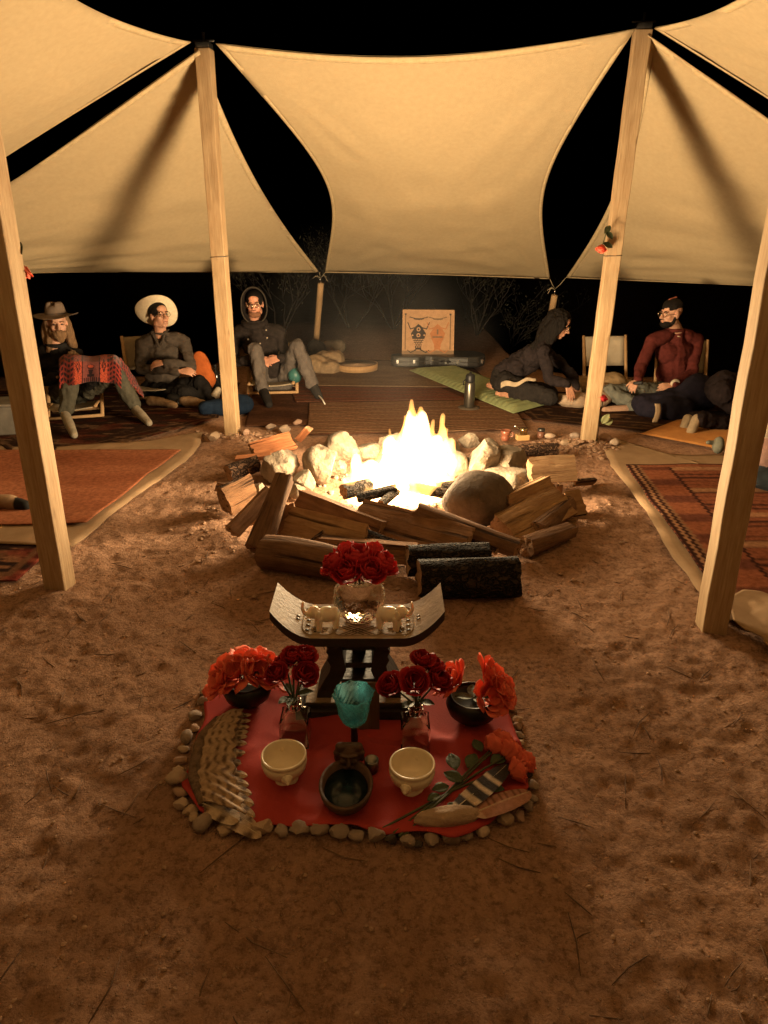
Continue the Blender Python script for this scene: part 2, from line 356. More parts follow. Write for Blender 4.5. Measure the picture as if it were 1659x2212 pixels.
def ground_mat():
    m, nt, b = nt_new('trodden_earth'); co = mapping(nt)
    def nz(sc, det=8, ro=.65, dist=0.0): return node(nt, 'ShaderNodeTexNoise', {'Vector': co, 'Scale': sc, 'Detail': det, 'Roughness': ro, 'Distortion': dist}).outputs[0]
    def mr(v, a, b_, lo=0.0, hi=1.0): return node(nt, 'ShaderNodeMapRange', {0: v, 1: a, 2: b_, 3: lo, 4: hi}).outputs[0]
    def mix(f, a, c): return node(nt, 'ShaderNodeMixRGB', {0: f, 1: a, 2: c}).outputs[0]
    big, mid, fin, grit = nz(1.3, 9, .62), nz(9.0, 9, .68, .8), nz(38.0, 8, .72), nz(150.0, 5, .7)
    c = mix(mr(big, .35, .65), rgba((.57, .335, .215)), rgba((.44, .255, .162)))
    c = mix(mr(mid, .40, .62, 0, .6), c, rgba((.345, .193, .12)))
    c = mix(mr(fin, .46, .64, 0, .85), c, rgba((.19, .102, .062)))  # darker specks in the pits: shading contrast put into the colour
    c = mix(mr(grit, .55, .72, 0, .7), c, rgba((.64, .41, .26)))
    v = node(nt, 'ShaderNodeTexVoronoi', {'Vector': co, 'Scale': 95.0}, feature='F1')
    vs = node(nt, 'ShaderNodeMath', {0: node(nt, 'ShaderNodeSeparateColor', {0: v.outputs['Color']}).outputs[0], 1: .84}, operation='GREATER_THAN').outputs[0]
    vv = node(nt, 'ShaderNodeMath', {0: mr(v.outputs[0], .18, .32, 1, 0), 1: vs}, operation='MULTIPLY').outputs[0]
    c = mix(node(nt, 'ShaderNodeMath', {0: vv, 1: .65}, operation='MULTIPLY').outputs[0], c, rgba((.50, .35, .25)))
    nt.links.new(c, b.inputs['Base Color'])
    def add(a, b2, k): return node(nt, 'ShaderNodeMath', {0: a, 1: node(nt, 'ShaderNodeMath', {0: b2, 1: k}, operation='MULTIPLY').outputs[0]}, operation='ADD').outputs[0]
    h = add(add(add(mid, fin, -.9), grit, .35), vv, .5)
    bp = node(nt, 'ShaderNodeBump', {'Height': h, 'Strength': 1.0, 'Distance': 0.03}); nt.links.new(bp.outputs[0], b.inputs['Normal'])
    b.inputs['Roughness'].default_value = 0.95; b.inputs['Specular IOR Level'].default_value = 0.1
    return m
me.materials.append(ground_mat()); ground = new_obj('ground', me); tag(ground, kind='structure')
H2 = H.reshape(ny, nx)
def gz(x, y): return float(H2[min(ny - 1, np.searchsorted(gy, y)), min(nx - 1, np.searchsorted(gx, x))])
def gzs(xs, ys): return H2[np.clip(np.searchsorted(gy, ys), 0, ny - 1), np.clip(np.searchsorted(gx, xs), 0, nx - 1)]

# ------------------------------------------------------------------ tent: four timber posts, canvas panels, outer poles
R_AX, N_AX = Vector((.994, -.108, 0)), Vector((.108, .994, 0))
POST_B = {'bl': G(503, 938), 'br': G(1268, 962), 'fl': G(130, 1268), 'fr': G(1536, 1353)}
POST_T = {'bl': P(441, 106, POST_B['bl'].y), 'br': P(1388, 66, POST_B['br'].y)}
POST_T['fl'] = POST_B['fl'] + Vector((.055, .01, 2.80)); POST_T['fr'] = POST_B['fr'] + Vector((-.05, .0, 2.80))
def post(key, label):
    b, t = POST_B[key].copy(), POST_T[key]; b.z = -0.06
    o = thing('timber_post', label, 'post', (b.x, b.y, 0), 'square timber posts of the tent')
    ax = (t - b); a = ax.normalized(); s1 = (R_AX - a * R_AX.dot(a)).normalized(); s2 = a.cross(s1)
    rot = Matrix((s1, s2, a)).transposed(); L = ax.length
    q = MB(); hw = .054; n = 24; vs, fs = [], []
    ring = [(-hw, -hw), (hw, -hw), (hw, hw), (-hw, hw)]
    for i in range(n + 1):
        for cx, cyy in ring:
            d = .0015 * math.sin(i * 1.7 + cx * 90)
            vs.append(b + a * (L * i / n) + s1 * (cx + d) + s2 * (cyy - d))
    for i in range(n):
        for j in range(4): fs.append((i * 4 + j, i * 4 + (j + 1) % 4, (i + 1) * 4 + (j + 1) % 4, (i + 1) * 4 + j))
    fs.append((3, 2, 1, 0)); fs.append(tuple(n * 4 + j for j in range(4)))
    q.add(vs, fs); q.build('post_timber', M_POST, o, smooth=False, bevel=.006)
    h = MB(); h.box(t + a * .018, (.10, .10, .035), rot); h.tube([t, t + a * .10], .012, 8); h.cap(t + a * .05 - s1 * .07, t + a * .05 + s1 * .07, .009)
    h.build('top_bracket', M_STEEL, o, bevel=.002)
    if key in ('fl', 'fr'): return o
    w = MB()
    zc = .52 if key in ('bl', 'br') else .62
    c = b + a * (L * zc)
    w.tube([c + s1 * (x * (hw + .003)) + s2 * (y * (hw + .003)) + a * .004 * x for x, y in ((-1, -1), (1, -1), (1, 1), (-1, 1))], .0022, 6, closed=True)
    w.build('wire_band', M_STEEL, o)
    return o
post('bl', 'square timber post between the cowboy hat sitter and the hooded sitter'); post('br', 'square timber post beside the folding chair with rose tied on')
post('fl', 'near left timber post beside the orange rug'); post('fr', 'near right timber post standing over the striped kilim rug')

def curve_edge(a, b, toward, k, skew=0.0):
    """a hanging edge: from a to b, drawn in toward a point by k metres at its middle"""
    a, b, toward = Vector(a), Vector(b), Vector(toward)
    def f(t):
        p = a.lerp(b, t); d = (toward - p); s = 4 * t * (1 - t) * (1 + skew * (2 * t - 1))
        return p + d.normalized() * (k * s)
    return f
def canvas(name, label, T0, T1, B0, B1, kt, kl, kr, kb, billow=0.0, skl=0.0, skr=0.0, seed=0, nu=46, nv=46):
    """four-cornered canvas: top edge T0-T1, bottom B0-B1, every edge cut as a hollow curve"""
    T0, T1, B0, B1 = map(Vector, (T0, T1, B0, B1)); cen = (T0 + T1 + B0 + B1) / 4
    top = curve_edge(T0, T1, (B0 + B1) / 2, kt); bot = curve_edge(B0, B1, (T0 + T1) / 2, kb)
    lef = curve_edge(T0, B0, (T1 + B1) / 2, kl, skl); rig = curve_edge(T1, B1, (T0 + B0) / 2, kr, skr)
    nrm = ((T1 - T0) + (B1 - B0)).cross((B0 - T0) + (B1 - T1)).normalized()
    if nrm.z < 0: nrm = -nrm
    def f(u, v):
        p = (1 - v) * top(u) + v * bot(u) + (1 - u) * lef(v) + u * rig(v) - ((1 - u) * (1 - v) * T0 + u * (1 - v) * T1 + (1 - u) * v * B0 + u * v * B1)
        return p + nrm * (billow * 16 * u * (1 - u) * v * (1 - v))
    vs = np.array([tuple(f(i / nu, j / nv)) for j in range(nv + 1) for i in range(nu + 1)])
    uv = np.array([(i / nu, j / nv) for j in range(nv + 1) for i in range(nu + 1)])
    ed = np.minimum(1, 6 * np.minimum.reduce([uv[:, 0], 1 - uv[:, 0], uv[:, 1], 1 - uv[:, 1]]) + .12)
    wr = fbm(np.stack([uv[:, 0] * 2.5, uv[:, 1] * 5, uv[:, 0] * 0 + seed], 1), 2.0, 4, seed) * .010 + .006 * vnoise(np.stack([uv[:, 0] * 5, uv[:, 1] * 34 + 2 * uv[:, 0], uv[:, 0] * 0], 1), seed + 3) * uv[:, 1] ** 2
    for cu, cv in ((0, 0), (1, 0), (0, 1), (1, 1)):                 # folds fanning out from the tie points
        du, dv = np.abs(uv[:, 0] - cu), np.abs(uv[:, 1] - cv); an = np.arctan2(dv, du + 1e-6); rd = np.hypot(du, dv)
        wr = wr + .012 * np.sin(an * 17 + seed * 2 + cu * 3) * np.exp(-rd / .22) * np.clip(rd / .05, 0, 1)
    wr = wr * 1.35
    vs = vs + np.array(nrm)[None] * (wr * (ed + .3))[:, None]
    fs = [(j * (nu + 1) + i, j * (nu + 1) + i + 1, (j + 1) * (nu + 1) + i + 1, (j + 1) * (nu + 1) + i) for j in range(nv) for i in range(nu)]
    q = MB(); q.add([Vector(v) for v in vs], fs)
    o = thing(name, label, 'canvas tarp', vs[:, :].min(0), 'canvas panels of the tent')
    q.build('canvas_sheet', M_CANVAS, o, solid=.003)
    h = MB()
    down = -nrm * .004
    def strip(g):
        n = 46; a = []
        for i in range(n + 1):
            e, inn = g(i / n); a.append((e + down, inn + down))
        h.add([p for pr in a for p in pr], [(2 * i, 2 * i + 1, 2 * i + 3, 2 * i + 2) for i in range(n)])
    w = .013
    strip(lambda t: (f(t, 0), f(t, w))); strip(lambda t: (f(t, 1), f(t, 1 - w * .6))); strip(lambda t: (f(0, t), f(w, t))); strip(lambda t: (f(1, t), f(1 - w, t)))
    h.build('hem', M_HEM, o, solid=.002)
    return o
T2, T3, T1, T4 = POST_T['bl'], POST_T['br'], POST_T['fl'], POST_T['fr']
POLE_A, POLE_B = P(694, 596, 9.5), P(1197, 612, 9.3)
PC, PD = P(-390, 622, 6.3), Vector((-5.2, 3.4, 1.12))
PE, PF = P(2400, 690, 5.15), Vector((5.0, 2.35, 1.1))
canvas('canvas_panel', 'wide canvas panel sloping down behind the fire in the middle', P(466, 93, 5.75), P(1374, 60, 5.45), P(702, 589, 9.45), P(1188, 603, 9.25), .20, .42, .33, .03, -.10, -.15, -.15, seed=1)
canvas('canvas_panel', 'canvas panel above the hat wearers, crossed by a post shadow', P(-385, 612, 6.3), P(430, 108, 5.75), P(-384, 617, 6.3), P(690, 588, 9.45), .13, .01, .12, .16, -.06, seed=2)
canvas('canvas_panel', 'canvas panel above the maroon sweater sitter, crossed by a post shadow', P(1400, 74, 5.45), P(2395, 680, 5.15), P(1222, 600, 9.25), P(2396, 686, 5.15), .14, .18, .01, .16, -.06, seed=3)
canvas('canvas_panel', 'upper left canvas panel cut by the frame edge', T1 + Vector((-.04, .03, .03)), P(412, 90, 5.72), PD, PC + Vector((-.02, -.06, 0)), .16, .25, .10, .15, -.06, seed=4)
canvas('canvas_panel', 'upper right canvas panel cut by the frame edge', P(1414, 60, 5.42), T4 + Vector((.04, .03, .03)), PE + Vector((.02, -.06, 0)), PF, .22, .02, .25, .15, -.06, seed=5)

canvas('canvas_panel', 'unseen canvas panel added behind the viewer to bounce firelight', T4 + Vector((.0, -.05, .03)), T1 + Vector((.0, -.05, .03)), Vector((1.9, -2.6, 1.05)), Vector((-2.5, -2.2, 1.05)), .06, .05, .05, .05, .03, seed=6, nu=20, nv=20)  # added out of view; throws firelight back onto the altar
canvas('canvas_panel', 'unseen canvas panel added at the near left to bounce firelight', T1 + Vector((-.06, -.03, .03)), T1 + Vector((-.05, -.04, .03)), Vector((-5.1, 2.6, 1.1)), Vector((-2.2, -1.6, 1.1)), .0, .3, .3, .15, -.06, seed=7, nu=20, nv=20)  # added off to the left, unseen, as a firelight reflector
canvas('canvas_panel', 'unseen canvas panel added at the near right to bounce firelight', T4 + Vector((.05, -.04, .03)), T4 + Vector((.06, -.03, .03)), Vector((1.7, -2.0, 1.1)), Vector((5.0, 1.5, 1.1)), .0, .3, .3, .15, -.06, seed=8, nu=20, nv=20)  # added off to the right, unseen, to reflect firelight
def pole(top, bot, label, hooks):
    o = thing('support_pole', label, 'pole', (bot.x, bot.y, bot.z), 'slim outer poles of the tent')
    q = MB(); a = (top - bot)
    q.tube([bot + a * (i / 6) for i in range(7)], [.043, .041, .042, .04, .041, .042, .04], 10); q.build('pole_timber', M_POLE, o)
    h = MB(); h.tube([top, top + Vector((0, 0, .09))], .008, 6); h.build('eye_bolt', M_CHROME, o)
    c = MB()
    for hk in hooks: c.tube([top + Vector((0, 0, .08)), (top + Vector((0, 0, .08))).lerp(hk, .5) + Vector((0, .0, -.012)), hk], .004, 5)
    e = top + Vector((0, 0, .07)); s = 1 if hooks[0].x > top.x else -1
    c.tube([e, e + Vector((.05 * s, -.01, .03)), e + Vector((.09 * s, -.01, -.05))], .004, 5); c.tube([e, e + Vector((-.06, -.01, .02)), e + Vector((-.10, 0, -.01))], .004, 5)
    c.build('cord', M_CORD, o)
pole(P(693, 612, 9.55), P(682, 750, 10.1), 'slim leaning tent pole right of the hooded sitter', [P(702, 589, 9.45), P(690, 588, 9.45)])
pole(P(1198, 638, 9.35), P(1176, 760, 9.9), 'slim leaning tent pole behind the long haired person', [P(1188, 603, 9.25), P(1222, 600, 9.25)])

# ------------------------------------------------------------------ rocks and logs
_ico = {}
def ico(sub):
    if sub not in _ico:
        bm = bmesh.new(); bmesh.ops.create_icosphere(bm, subdivisions=sub, radius=1)
        _ico[sub] = (np.array([v.co[:] for v in bm.verts]), [tuple(v.index for v in f.verts) for f in bm.faces]); bm.free()
    return _ico[sub]
def rock_arr(radii, seed, sub=3, cuts=9, rough=.05, cutmin=.62, spin=None):
    v, f = ico(sub); v = v.copy(); rng = np.random.RandomState(seed)
    n = rng.normal(size=(cuts, 3)); n /= np.linalg.norm(n, axis=1)[:, None]; d = rng.uniform(cutmin, .95, cuts)
    s = np.ones(len(v))
    for i in range(cuts):
        k = v @ n[i]; s = np.minimum(s, np.where(k > 1e-3, d[i] / np.maximum(k, 1e-3), 9))
    v = v * s[:, None]
    v = v * (1 + rough * fbm(v, 2.2, 4, seed) + rough * .5 * fbm(v, 7, 2, seed + 3))[:, None]
    a = rng.uniform(0, 6.28) if spin is None else spin; R = np.array(Euler((0, 0, a)).to_matrix())
    return (v * np.array(radii)) @ R.T, f
def stone(name, label, c, radii, seed, mt, sub=3, cuts=9, rough=.05, group=None, cutmin=.62, rot=None, sink=.12, spin=None):
    v, f = rock_arr(radii, seed, sub, cuts, rough, cutmin, spin)
    if rot is not None: v = v @ np.array(Euler(rot).to_matrix()).T
    c = np.array(c); v = v + np.array([c[0], c[1], c[2] - v[:, 2].min() - sink * (v[:, 2].max() - v[:, 2].min())])
    q = MB(); q.add([tuple(x) for x in v], f)
    o = q.build(name, mt, angle=32); tag(o, label, 'stone', group); return o

def log_mb(q, p0, p1, r, kind='round', roll=0.0, seed=0, n=28, seg=26, rough=.09, bend=0.0, taper=1.0, flat=1.0):
    """firewood: round, half or quarter split. materials 0 bark, 1 split face, 2 cut end"""
    p0, p1 = Vector(p0), Vector(p1); s, t, a = frame_of(p1 - p0); rng = random.Random(seed)
    ph = rng.uniform(0, 9)
    if kind == 'round': pr = [(math.cos(2 * math.pi * j / n), math.sin(2 * math.pi * j / n), 0) for j in range(n)]
    else:
        ang = {'half': math.pi, 'quarter': math.pi * .55, 'wedge': math.pi * .32}[kind]; pr = []
        m = int(n * .5)
        for j in range(m + 1):
            th = -ang / 2 + ang * j / m; pr.append((math.cos(th), math.sin(th), 0))
        k = n - m; e0 = pr[-1]; e1 = pr[0]
        apex = (-.08, 0.05)
        h = k // 2
        for j in range(1, h + 1): w = j / h; pr.append((e0[0] * (1 - w) + apex[0] * w, e0[1] * (1 - w) + apex[1] * w, 1))
        for j in range(1, k - h): w = j / (k - h); pr.append((apex[0] * (1 - w) + e1[0] * w, apex[1] * (1 - w) + e1[1] * w, 1))
        cx = sum(x[0] for x in pr) / len(pr); pr = [(x - cx, y, g) for x, y, g in pr]
    n = len(pr); base = []
    for i in range(seg + 1):
        w = i / seg
        for (x, y, g) in pr: base.append((w, x, y, g))
    B = np.array(base); L = (p1 - p0).length
    N3 = np.stack([B[:, 0] * L * 5 + ph, B[:, 1] * 1.6, B[:, 2] * 1.6], 1)
    d = 1 + rough * 1.5 * fbm(N3 * np.array([.25, .6, .6]), 1.0, 2, seed + 31) + rough * fbm(N3 * np.array([.5, 1, 1]), 1.4, 4, seed) + rough * .7 * fbm(N3 * np.array([.18, 2.6, 2.6]), 2.2, 3, seed + 7)
    endn = fbm(np.stack([B[:, 1] * 2, B[:, 2] * 2, B[:, 0] * 40], 1), 1.3, 2, seed + 2)
    vs = []
    cr, sr = math.cos(roll), math.sin(roll)
    for (w, x, y, g), dd, en in zip(base, d, endn):
        rr = r * dd * (1 + (taper - 1) * w); x2, y2 = (x * cr - y * sr) * rr, (x * sr + y * cr) * rr * flat
        off = bend * math.sin(math.pi * w) ; lw = w * L + (en * .012 if w in (0.0, 1.0) else 0)
        vs.append(p0 + a * lw + s * (x2 + off * math.cos(ph)) + t * (y2 + off * math.sin(ph)))
    fs, ms = [], []
    for i in range(seg):
        for j in range(n):
            j2 = (j + 1) % n; fs.append((i * n + j, i * n + j2, (i + 1) * n + j2, (i + 1) * n + j)); ms.append(1 if pr[j][2] and (pr[j2][2] or True) else (1 if pr[j2][2] and kind != 'round' and j == int(28 * .5) else 0))
    c0, c1 = len(vs), len(vs) + 1
    vs.append(sum((vs[j] for j in range(n)), Vector()) / n - a * .004); vs.append(sum((vs[seg * n + j] for j in range(n)), Vector()) / n + a * .004)
    for j in range(n):
        fs.append((c0, (j + 1) % n, j)); fs.append((c1, seg * n + j, seg * n + (j + 1) % n)); ms += [2, 2]
    q.add(vs, fs, ms)
    lc = np.array([(w * L + ph, x * r, y * r) for (w, x, y, g) in base] + [(ph, 0, 0), (L + ph, 0, 0)]); return lc
def log(label, p0, p1, r, kind='round', roll=0.0, seed=0, bark=None, face=None, **kw):
    q = MB(); lc = log_mb(q, p0, p1, r, kind, roll, seed, **kw)
    o = q.build('firewood_log', [bark or M_BARK, face or M_SPLIT, M_END], angle=48); at = o.data.attributes.new('lc', 'FLOAT_VECTOR', 'POINT'); at.data.foreach_set('vector', lc.ravel()); tag(o, label, 'log', 'firewood stacked round the fire'); return o

# ------------------------------------------------------------------ fire pit
RING = 'boulders ringing the fire'
def pstone(label, x, yb, w, h, seed, mt=None, dep=1.0, cuts=15, rough=.07, cutmin=.48, zb=-.03, group=RING):
    c = G(x, yb, 0); s = (Vector((0, 0, CAM_H)) - c).length / FPX
    c2 = Vector((c.x, c.y + w * s * .35 * dep, zb))
    return stone('pit_stone', label, c2, (w * s * .60, w * s * .52 * dep, h * s * .64), seed, mt or M_STONE, 4, cuts, rough, group, cutmin, sink=.06)
pstone('pale slab sided boulder left of the flames', 692, 1040, 74, 72, 11, cutmin=.5)
pstone('long pitted boulder at the back left of the fire ring', 735, 995, 86, 58, 12)
pstone('pointed grey stone just left behind the flames', 797, 990, 52, 48, 13, cutmin=.5)
pstone('domed stone behind the upright weathered log', 600, 1046, 90, 66, 14)
pstone('small cracked stone in front of the pale slab boulder', 640, 1072, 42, 36, 15)
pstone('small rough stone tucked behind the star shaped log', 559, 1076, 28, 34, 16)
pstone('cream boulder just right of the flames', 972, 996, 74, 52, 17)
pstone('smooth rounded stone low beside the flames', 990, 1027, 60, 50, 18, cutmin=.7)
pstone('tall leaning boulder right of the rounded stone', 1046, 1036, 78, 76, 19, cutmin=.5)
pstone('angular pale boulder behind the big dark boulder', 1094, 1034, 96, 62, 20, cutmin=.5)
pstone('low flat boulder touching the pale split log', 1108, 1060, 112, 46, 21)
pstone('big dark rounded boulder at the right of the fire', 1037, 1135, 134, 96, 22, M_STONE2, cuts=5, rough=.03, cutmin=.82)
pstone('dark shaded stone at the back of the ring', 880, 975, 60, 40, 23)
pstone('blocky pale stone behind the flames on the left', 845, 972, 58, 42, 24, cutmin=.5)
pstone('angular stone behind the flames on the right', 925, 978, 54, 46, 25, cutmin=.5)
pstone('flat pale stone left of the cream boulder', 1012, 968, 50, 34, 26, cutmin=.5)
pstone('jagged stone between the slab boulder and the domed stone', 655, 1062, 46, 50, 27, cutmin=.45)
pstone('low stone in front of the pitted boulder', 722, 1024, 52, 38, 28, cutmin=.5)
pstone('pale wedge stone beside the smooth rounded stone', 1020, 1052, 46, 40, 29, cutmin=.5)
def plog(label, a, b, r, kind='round', roll=0.0, seed=0, **kw): return log(label, G(*a), G(*b), r, kind, roll, seed, **kw)
PI = math.pi
plog('black barked log lying foremost on the dirt', (905, 1252, .095), (1116, 1246, .095), .098, seed=1, bark=M_BARK_BLACK, rough=.04)
plog('black barked log lying behind the foremost one, pale at its end', (880, 1212, .11), (1058, 1205, .11), .078, 'round', seed=2, bark=M_BARK_BLACK, rough=.05)
plog('weathered brown log at the front left of the ring', (572, 1192, .08), (752, 1226, .08), .088, seed=3, bark=M_BARK_SMOOTH, rough=.07, bend=.02)
plog('long dark pole log leaning across the front right', (902, 1106, .17), (1118, 1186, .07), .055, seed=4, bark=M_BARK_SMOOTH, face=M_SPLIT, rough=.04)
plog('split log with a pale ridge behind the red vase flower', (775, 1114, .12), (1015, 1172, .09), .088, 'half', PI * 1.72, seed=5, bark=M_BARK_SMOOTH)
plog('broad split plank log sloping toward the fire on the left', (650, 1076, .16), (830, 1146, .09), .095, 'quarter', PI * 1.62, seed=6, bark=M_BARK, face=M_BARK_SMOOTH)
plog('thick split log lying under the sloping plank log', (605, 1124, .10), (790, 1172, .08), .092, 'half', PI * 1.85, seed=7, bark=M_SPLIT, face=M_SPLIT2)
plog('short split log wedged low behind the red vase flower', (690, 1178, .08), (900, 1196, .09), .085, 'quarter', PI * 1.7, seed=8)
plog('weathered bark log standing tilted at the left of the ring', (556, 1186, .04), (613, 1030, .34), .068, seed=9, bark=M_BARK_SMOOTH, rough=.13, taper=.8)
plog('split log leaning beside the tilted bark log', (500, 1150, .05), (585, 1060, .22), .075, 'quarter', PI * 1.6, seed=10, bark=M_BARK_SMOOTH)
plog('cracked split log showing its flat face at the far left', (484, 1082, .10), (545, 1052, .13), .115, 'half', PI * 1.9, seed=11, rough=.1)
plog('short bark log end pointing left under the red splinter', (492, 1022, .06), (556, 1000, .09), .062, seed=12, rough=.09)
plog('curled splinter of red wood at the far left of the ring', (508, 990, .09), (584, 982, .10), .055, 'wedge', PI * .6, seed=13, bark=M_SPLIT_RED, face=M_SPLIT_RED, rough=.14)
plog('reddish split log at the back left of the ring', (545, 975, .09), (632, 952, .12), .072, 'half', PI * 1.7, seed=14, bark=M_SPLIT_RED, face=M_SPLIT_RED)
plog('short red block of wood resting on the back left stones', (648, 948, .06), (668, 926, .17), .055, 'quarter', PI * .4, seed=15, bark=M_SPLIT_RED, face=M_SPLIT_RED, rough=.04)
plog('pale barked stick log at the back right of the ring', (1092, 974, .06), (1204, 970, .07), .048, seed=16, bark=M_PALEBARK, rough=.08)
plog('pale split log resting on top of the right stones', (1146, 1020, .14), (1240, 1014, .15), .10, 'half', PI * 1.75, seed=17, face=M_SPLIT2, bark=M_SPLIT2)
plog('split log with a bright edge beside the dark boulder', (1095, 1088, .13), (1186, 1044, .20), .095, 'quarter', PI * 1.6, seed=18, face=M_SPLIT2)
plog('broad flat split log at the right front of the ring', (1086, 1145, .10), (1214, 1082, .13), .105, 'half', PI * 1.7, seed=19, face=M_SPLIT2, bark=M_SPLIT)
plog('round bark log lying outermost at the right front', (1136, 1182, .062), (1232, 1146, .062), .062, seed=20, bark=M_BARK_SMOOTH, taper=.8)
plog('round bark log tucked under the broad flat split log', (1160, 1150, .07), (1228, 1092, .09), .058, seed=21, bark=M_BARK_SMOOTH)
plog('stubby log end at the far right of the ring', (1222, 1092, .06), (1256, 1086, .06), .078, 'half', PI * 1.8, seed=22, face=M_SPLIT2)
plog('loose splinter lying right of the pale split log', (1240, 1040, .05), (1284, 1036, .02), .045, 'wedge', PI * .5, seed=23)
plog('small upright chip between the right split logs', (1206, 1072, .08), (1209, 1046, .19), .038, 'wedge', PI * .3, seed=24, face=M_SPLIT2, bark=M_SPLIT2)
for i, (a, b, r, kd, rl, fc, lb) in enumerate([((470, 1052, .05), (520, 1062, .06), .06, 'wedge', .4, M_SPLIT, 'pointed splinter sticking out farthest left'), ((640, 1195, .03), (700, 1150, .12), .05, 'wedge', 1.2, M_SPLIT, 'wedge of split wood behind the weathered front log'),
        ((1120, 1160, .05), (1180, 1120, .1), .06, 'quarter', 1.0, M_SPLIT2, 'pale wedge under the broad flat split log'), ((1000, 1158, .1), (1075, 1190, .06), .05, 'wedge', 2.0, M_SPLIT2, 'pale splinter between pole log and black logs'),
        ((585, 1140, .07), (640, 1100, .17), .07, 'quarter', 2.4, M_SPLIT, 'quarter log leaning right of the tilted bark log'), ((1190, 1120, .04), (1245, 1126, .03), .045, 'wedge', .8, M_SPLIT2, 'short pale wedge at the right foot of the ring'),
        ((530, 1120, .05), (572, 1108, .08), .065, 'half', 1.8, M_SPLIT2, 'stub of split wood below the cracked flat log'), ((860, 1186, .06), (790, 1160, .12), .06, 'quarter', .7, M_SPLIT, 'split piece leaning just behind the vase flower')]):
    plog(lb, a, b, r, kd, rl, 70 + i, face=fc, bark=M_BARK if i % 2 else fc, rough=.12)
for i, (a, b, r, lb) in enumerate([((772, 1076, .02), (856, 1056, .07), .034, 'charred log pointing into the flames from the left'), ((962, 1066, .02), (884, 1050, .07), .034, 'charred log pointing into the flames from the right'),
                                   ((822, 1088, .02), (856, 1062, .05), .030, 'charred log end poking out below the flames'), ((742, 1064, .05), (798, 1050, .05), .05, 'cracked charred log lying left inside the fire ring'),
                                   ((938, 1054, .04), (1012, 1048, .04), .04, 'flaky charred log lying right inside the fire ring')]):
    o = plog(lb, a, b, r, seed=40 + i, bark=M_CHAR, rough=.1); o['group'] = 'logs burning in the fire'

# flames: a closed body of glowing gas, brightest where it is deepest
def flame_mat(name, col, power):
    m, nt, b = nt_new(name); nt.nodes.remove(b)
    e = node(nt, 'ShaderNodeEmission', {0: rgba(col), 1: power}); nt.links.new(e.outputs[0], nt.nodes['Material Output'].inputs['Volume']); return m
FIRE = G(858, 1062)
fire = thing('campfire', 'blazing campfire flames rising in the middle of the ring', 'campfire', (FIRE.x, FIRE.y, 0))
q = MB(); rng = random.Random(5)
def tongue(b, t, r, sway, n=9, sq=.8):
    b, t = Vector(b), Vector(t); pts, rs = [], []
    for i in range(n + 1):
        w = i / n; p = b.lerp(t, w) + Vector((sway * math.sin(w * 4.2) * (1 - w * .3), 0, 0))
        pts.append(p); rs.append(max(.012, r * (0.55 + 1.9 * w) * (1 - w) ** 1.15 if w > .12 else r * (.5 + 2 * w)))
    q.tube(pts, rs, 12, squash=sq)
Yf = FIRE.y
env = [(744, 1040), (766, 968), (790, 1008), (826, 962), (850, 925), (880, 890), (898, 862), (918, 880), (940, 906), (967, 896), (970, 950), (955, 1005)]
for i in range(40):
    k = i % len(env); x1, y1 = env[k]
    if i >= len(env): x1 += rng.uniform(-18, 18); y1 += rng.uniform(15, 75)
    x0 = 868 + (x1 - 868) * rng.uniform(.6, .85); dy = rng.uniform(-.12, .12); Hh = (1078 - y1) / 330
    tongue(P(x0 - 10, 1078 + dy * 60, Yf + dy), P(x1, y1, Yf + dy * .6), .055 + .125 * Hh * rng.uniform(.6, 1.1), rng.uniform(-.05, .05))
q.blob('outer_flame', flame_mat('outer_flame', (1.0, 0.46, 0.11), 42.0), fire, vox=.009, smooth=1, disp=.014, dscale=13, seed=6, aniso=(1.3, 1.3, .3))
q = MB()
for x, y, rx, rz in ((786, 1076, .08, .07), (830, 1066, .12, .11), (878, 1060, .14, .13), (918, 1058, .09, .09), (872, 1015, .13, .16), (896, 962, .08, .17), (912, 925, .045, .12), (800, 1032, .06, .12), (846, 985, .05, .12), (945, 985, .045, .13), (772, 1010, .03, .09), (884, 920, .03, .10)): q.ell(P(x, y, Yf), (rx * 1.22, rx, rz * 1.15))
q.blob('flame_core', flame_mat('flame_core', (1.0, 0.62, 0.28), 80.0), fire, vox=.010, smooth=2, disp=.016, dscale=10, seed=16, aniso=(1.3, 1.3, .35))
for z, pw, rd, law in ((.22, 205, .14, 'Quadratic'), (.38, 190, .24, 'Linear'), (.57, 370, .32, 'Linear')):
    l = bpy.data.lights.new('fire_light', 'POINT'); l.energy = pw; l.color = (1.0, 0.735, 0.42); l.shadow_soft_size = rd; l.use_nodes = True
    en = l.node_tree.nodes['Emission']; fo = node(l.node_tree, 'ShaderNodeLightFalloff', {'Strength': 1.0 if law == 'Quadratic' else 0.30, 'Smooth': 0.25}); l.node_tree.links.new(fo.outputs[law], en.inputs['Strength'])
    lo = bpy.data.objects.new('fire_light', l); COL.objects.link(lo); lo.parent = fire; lo.location = (.02, .0, z)
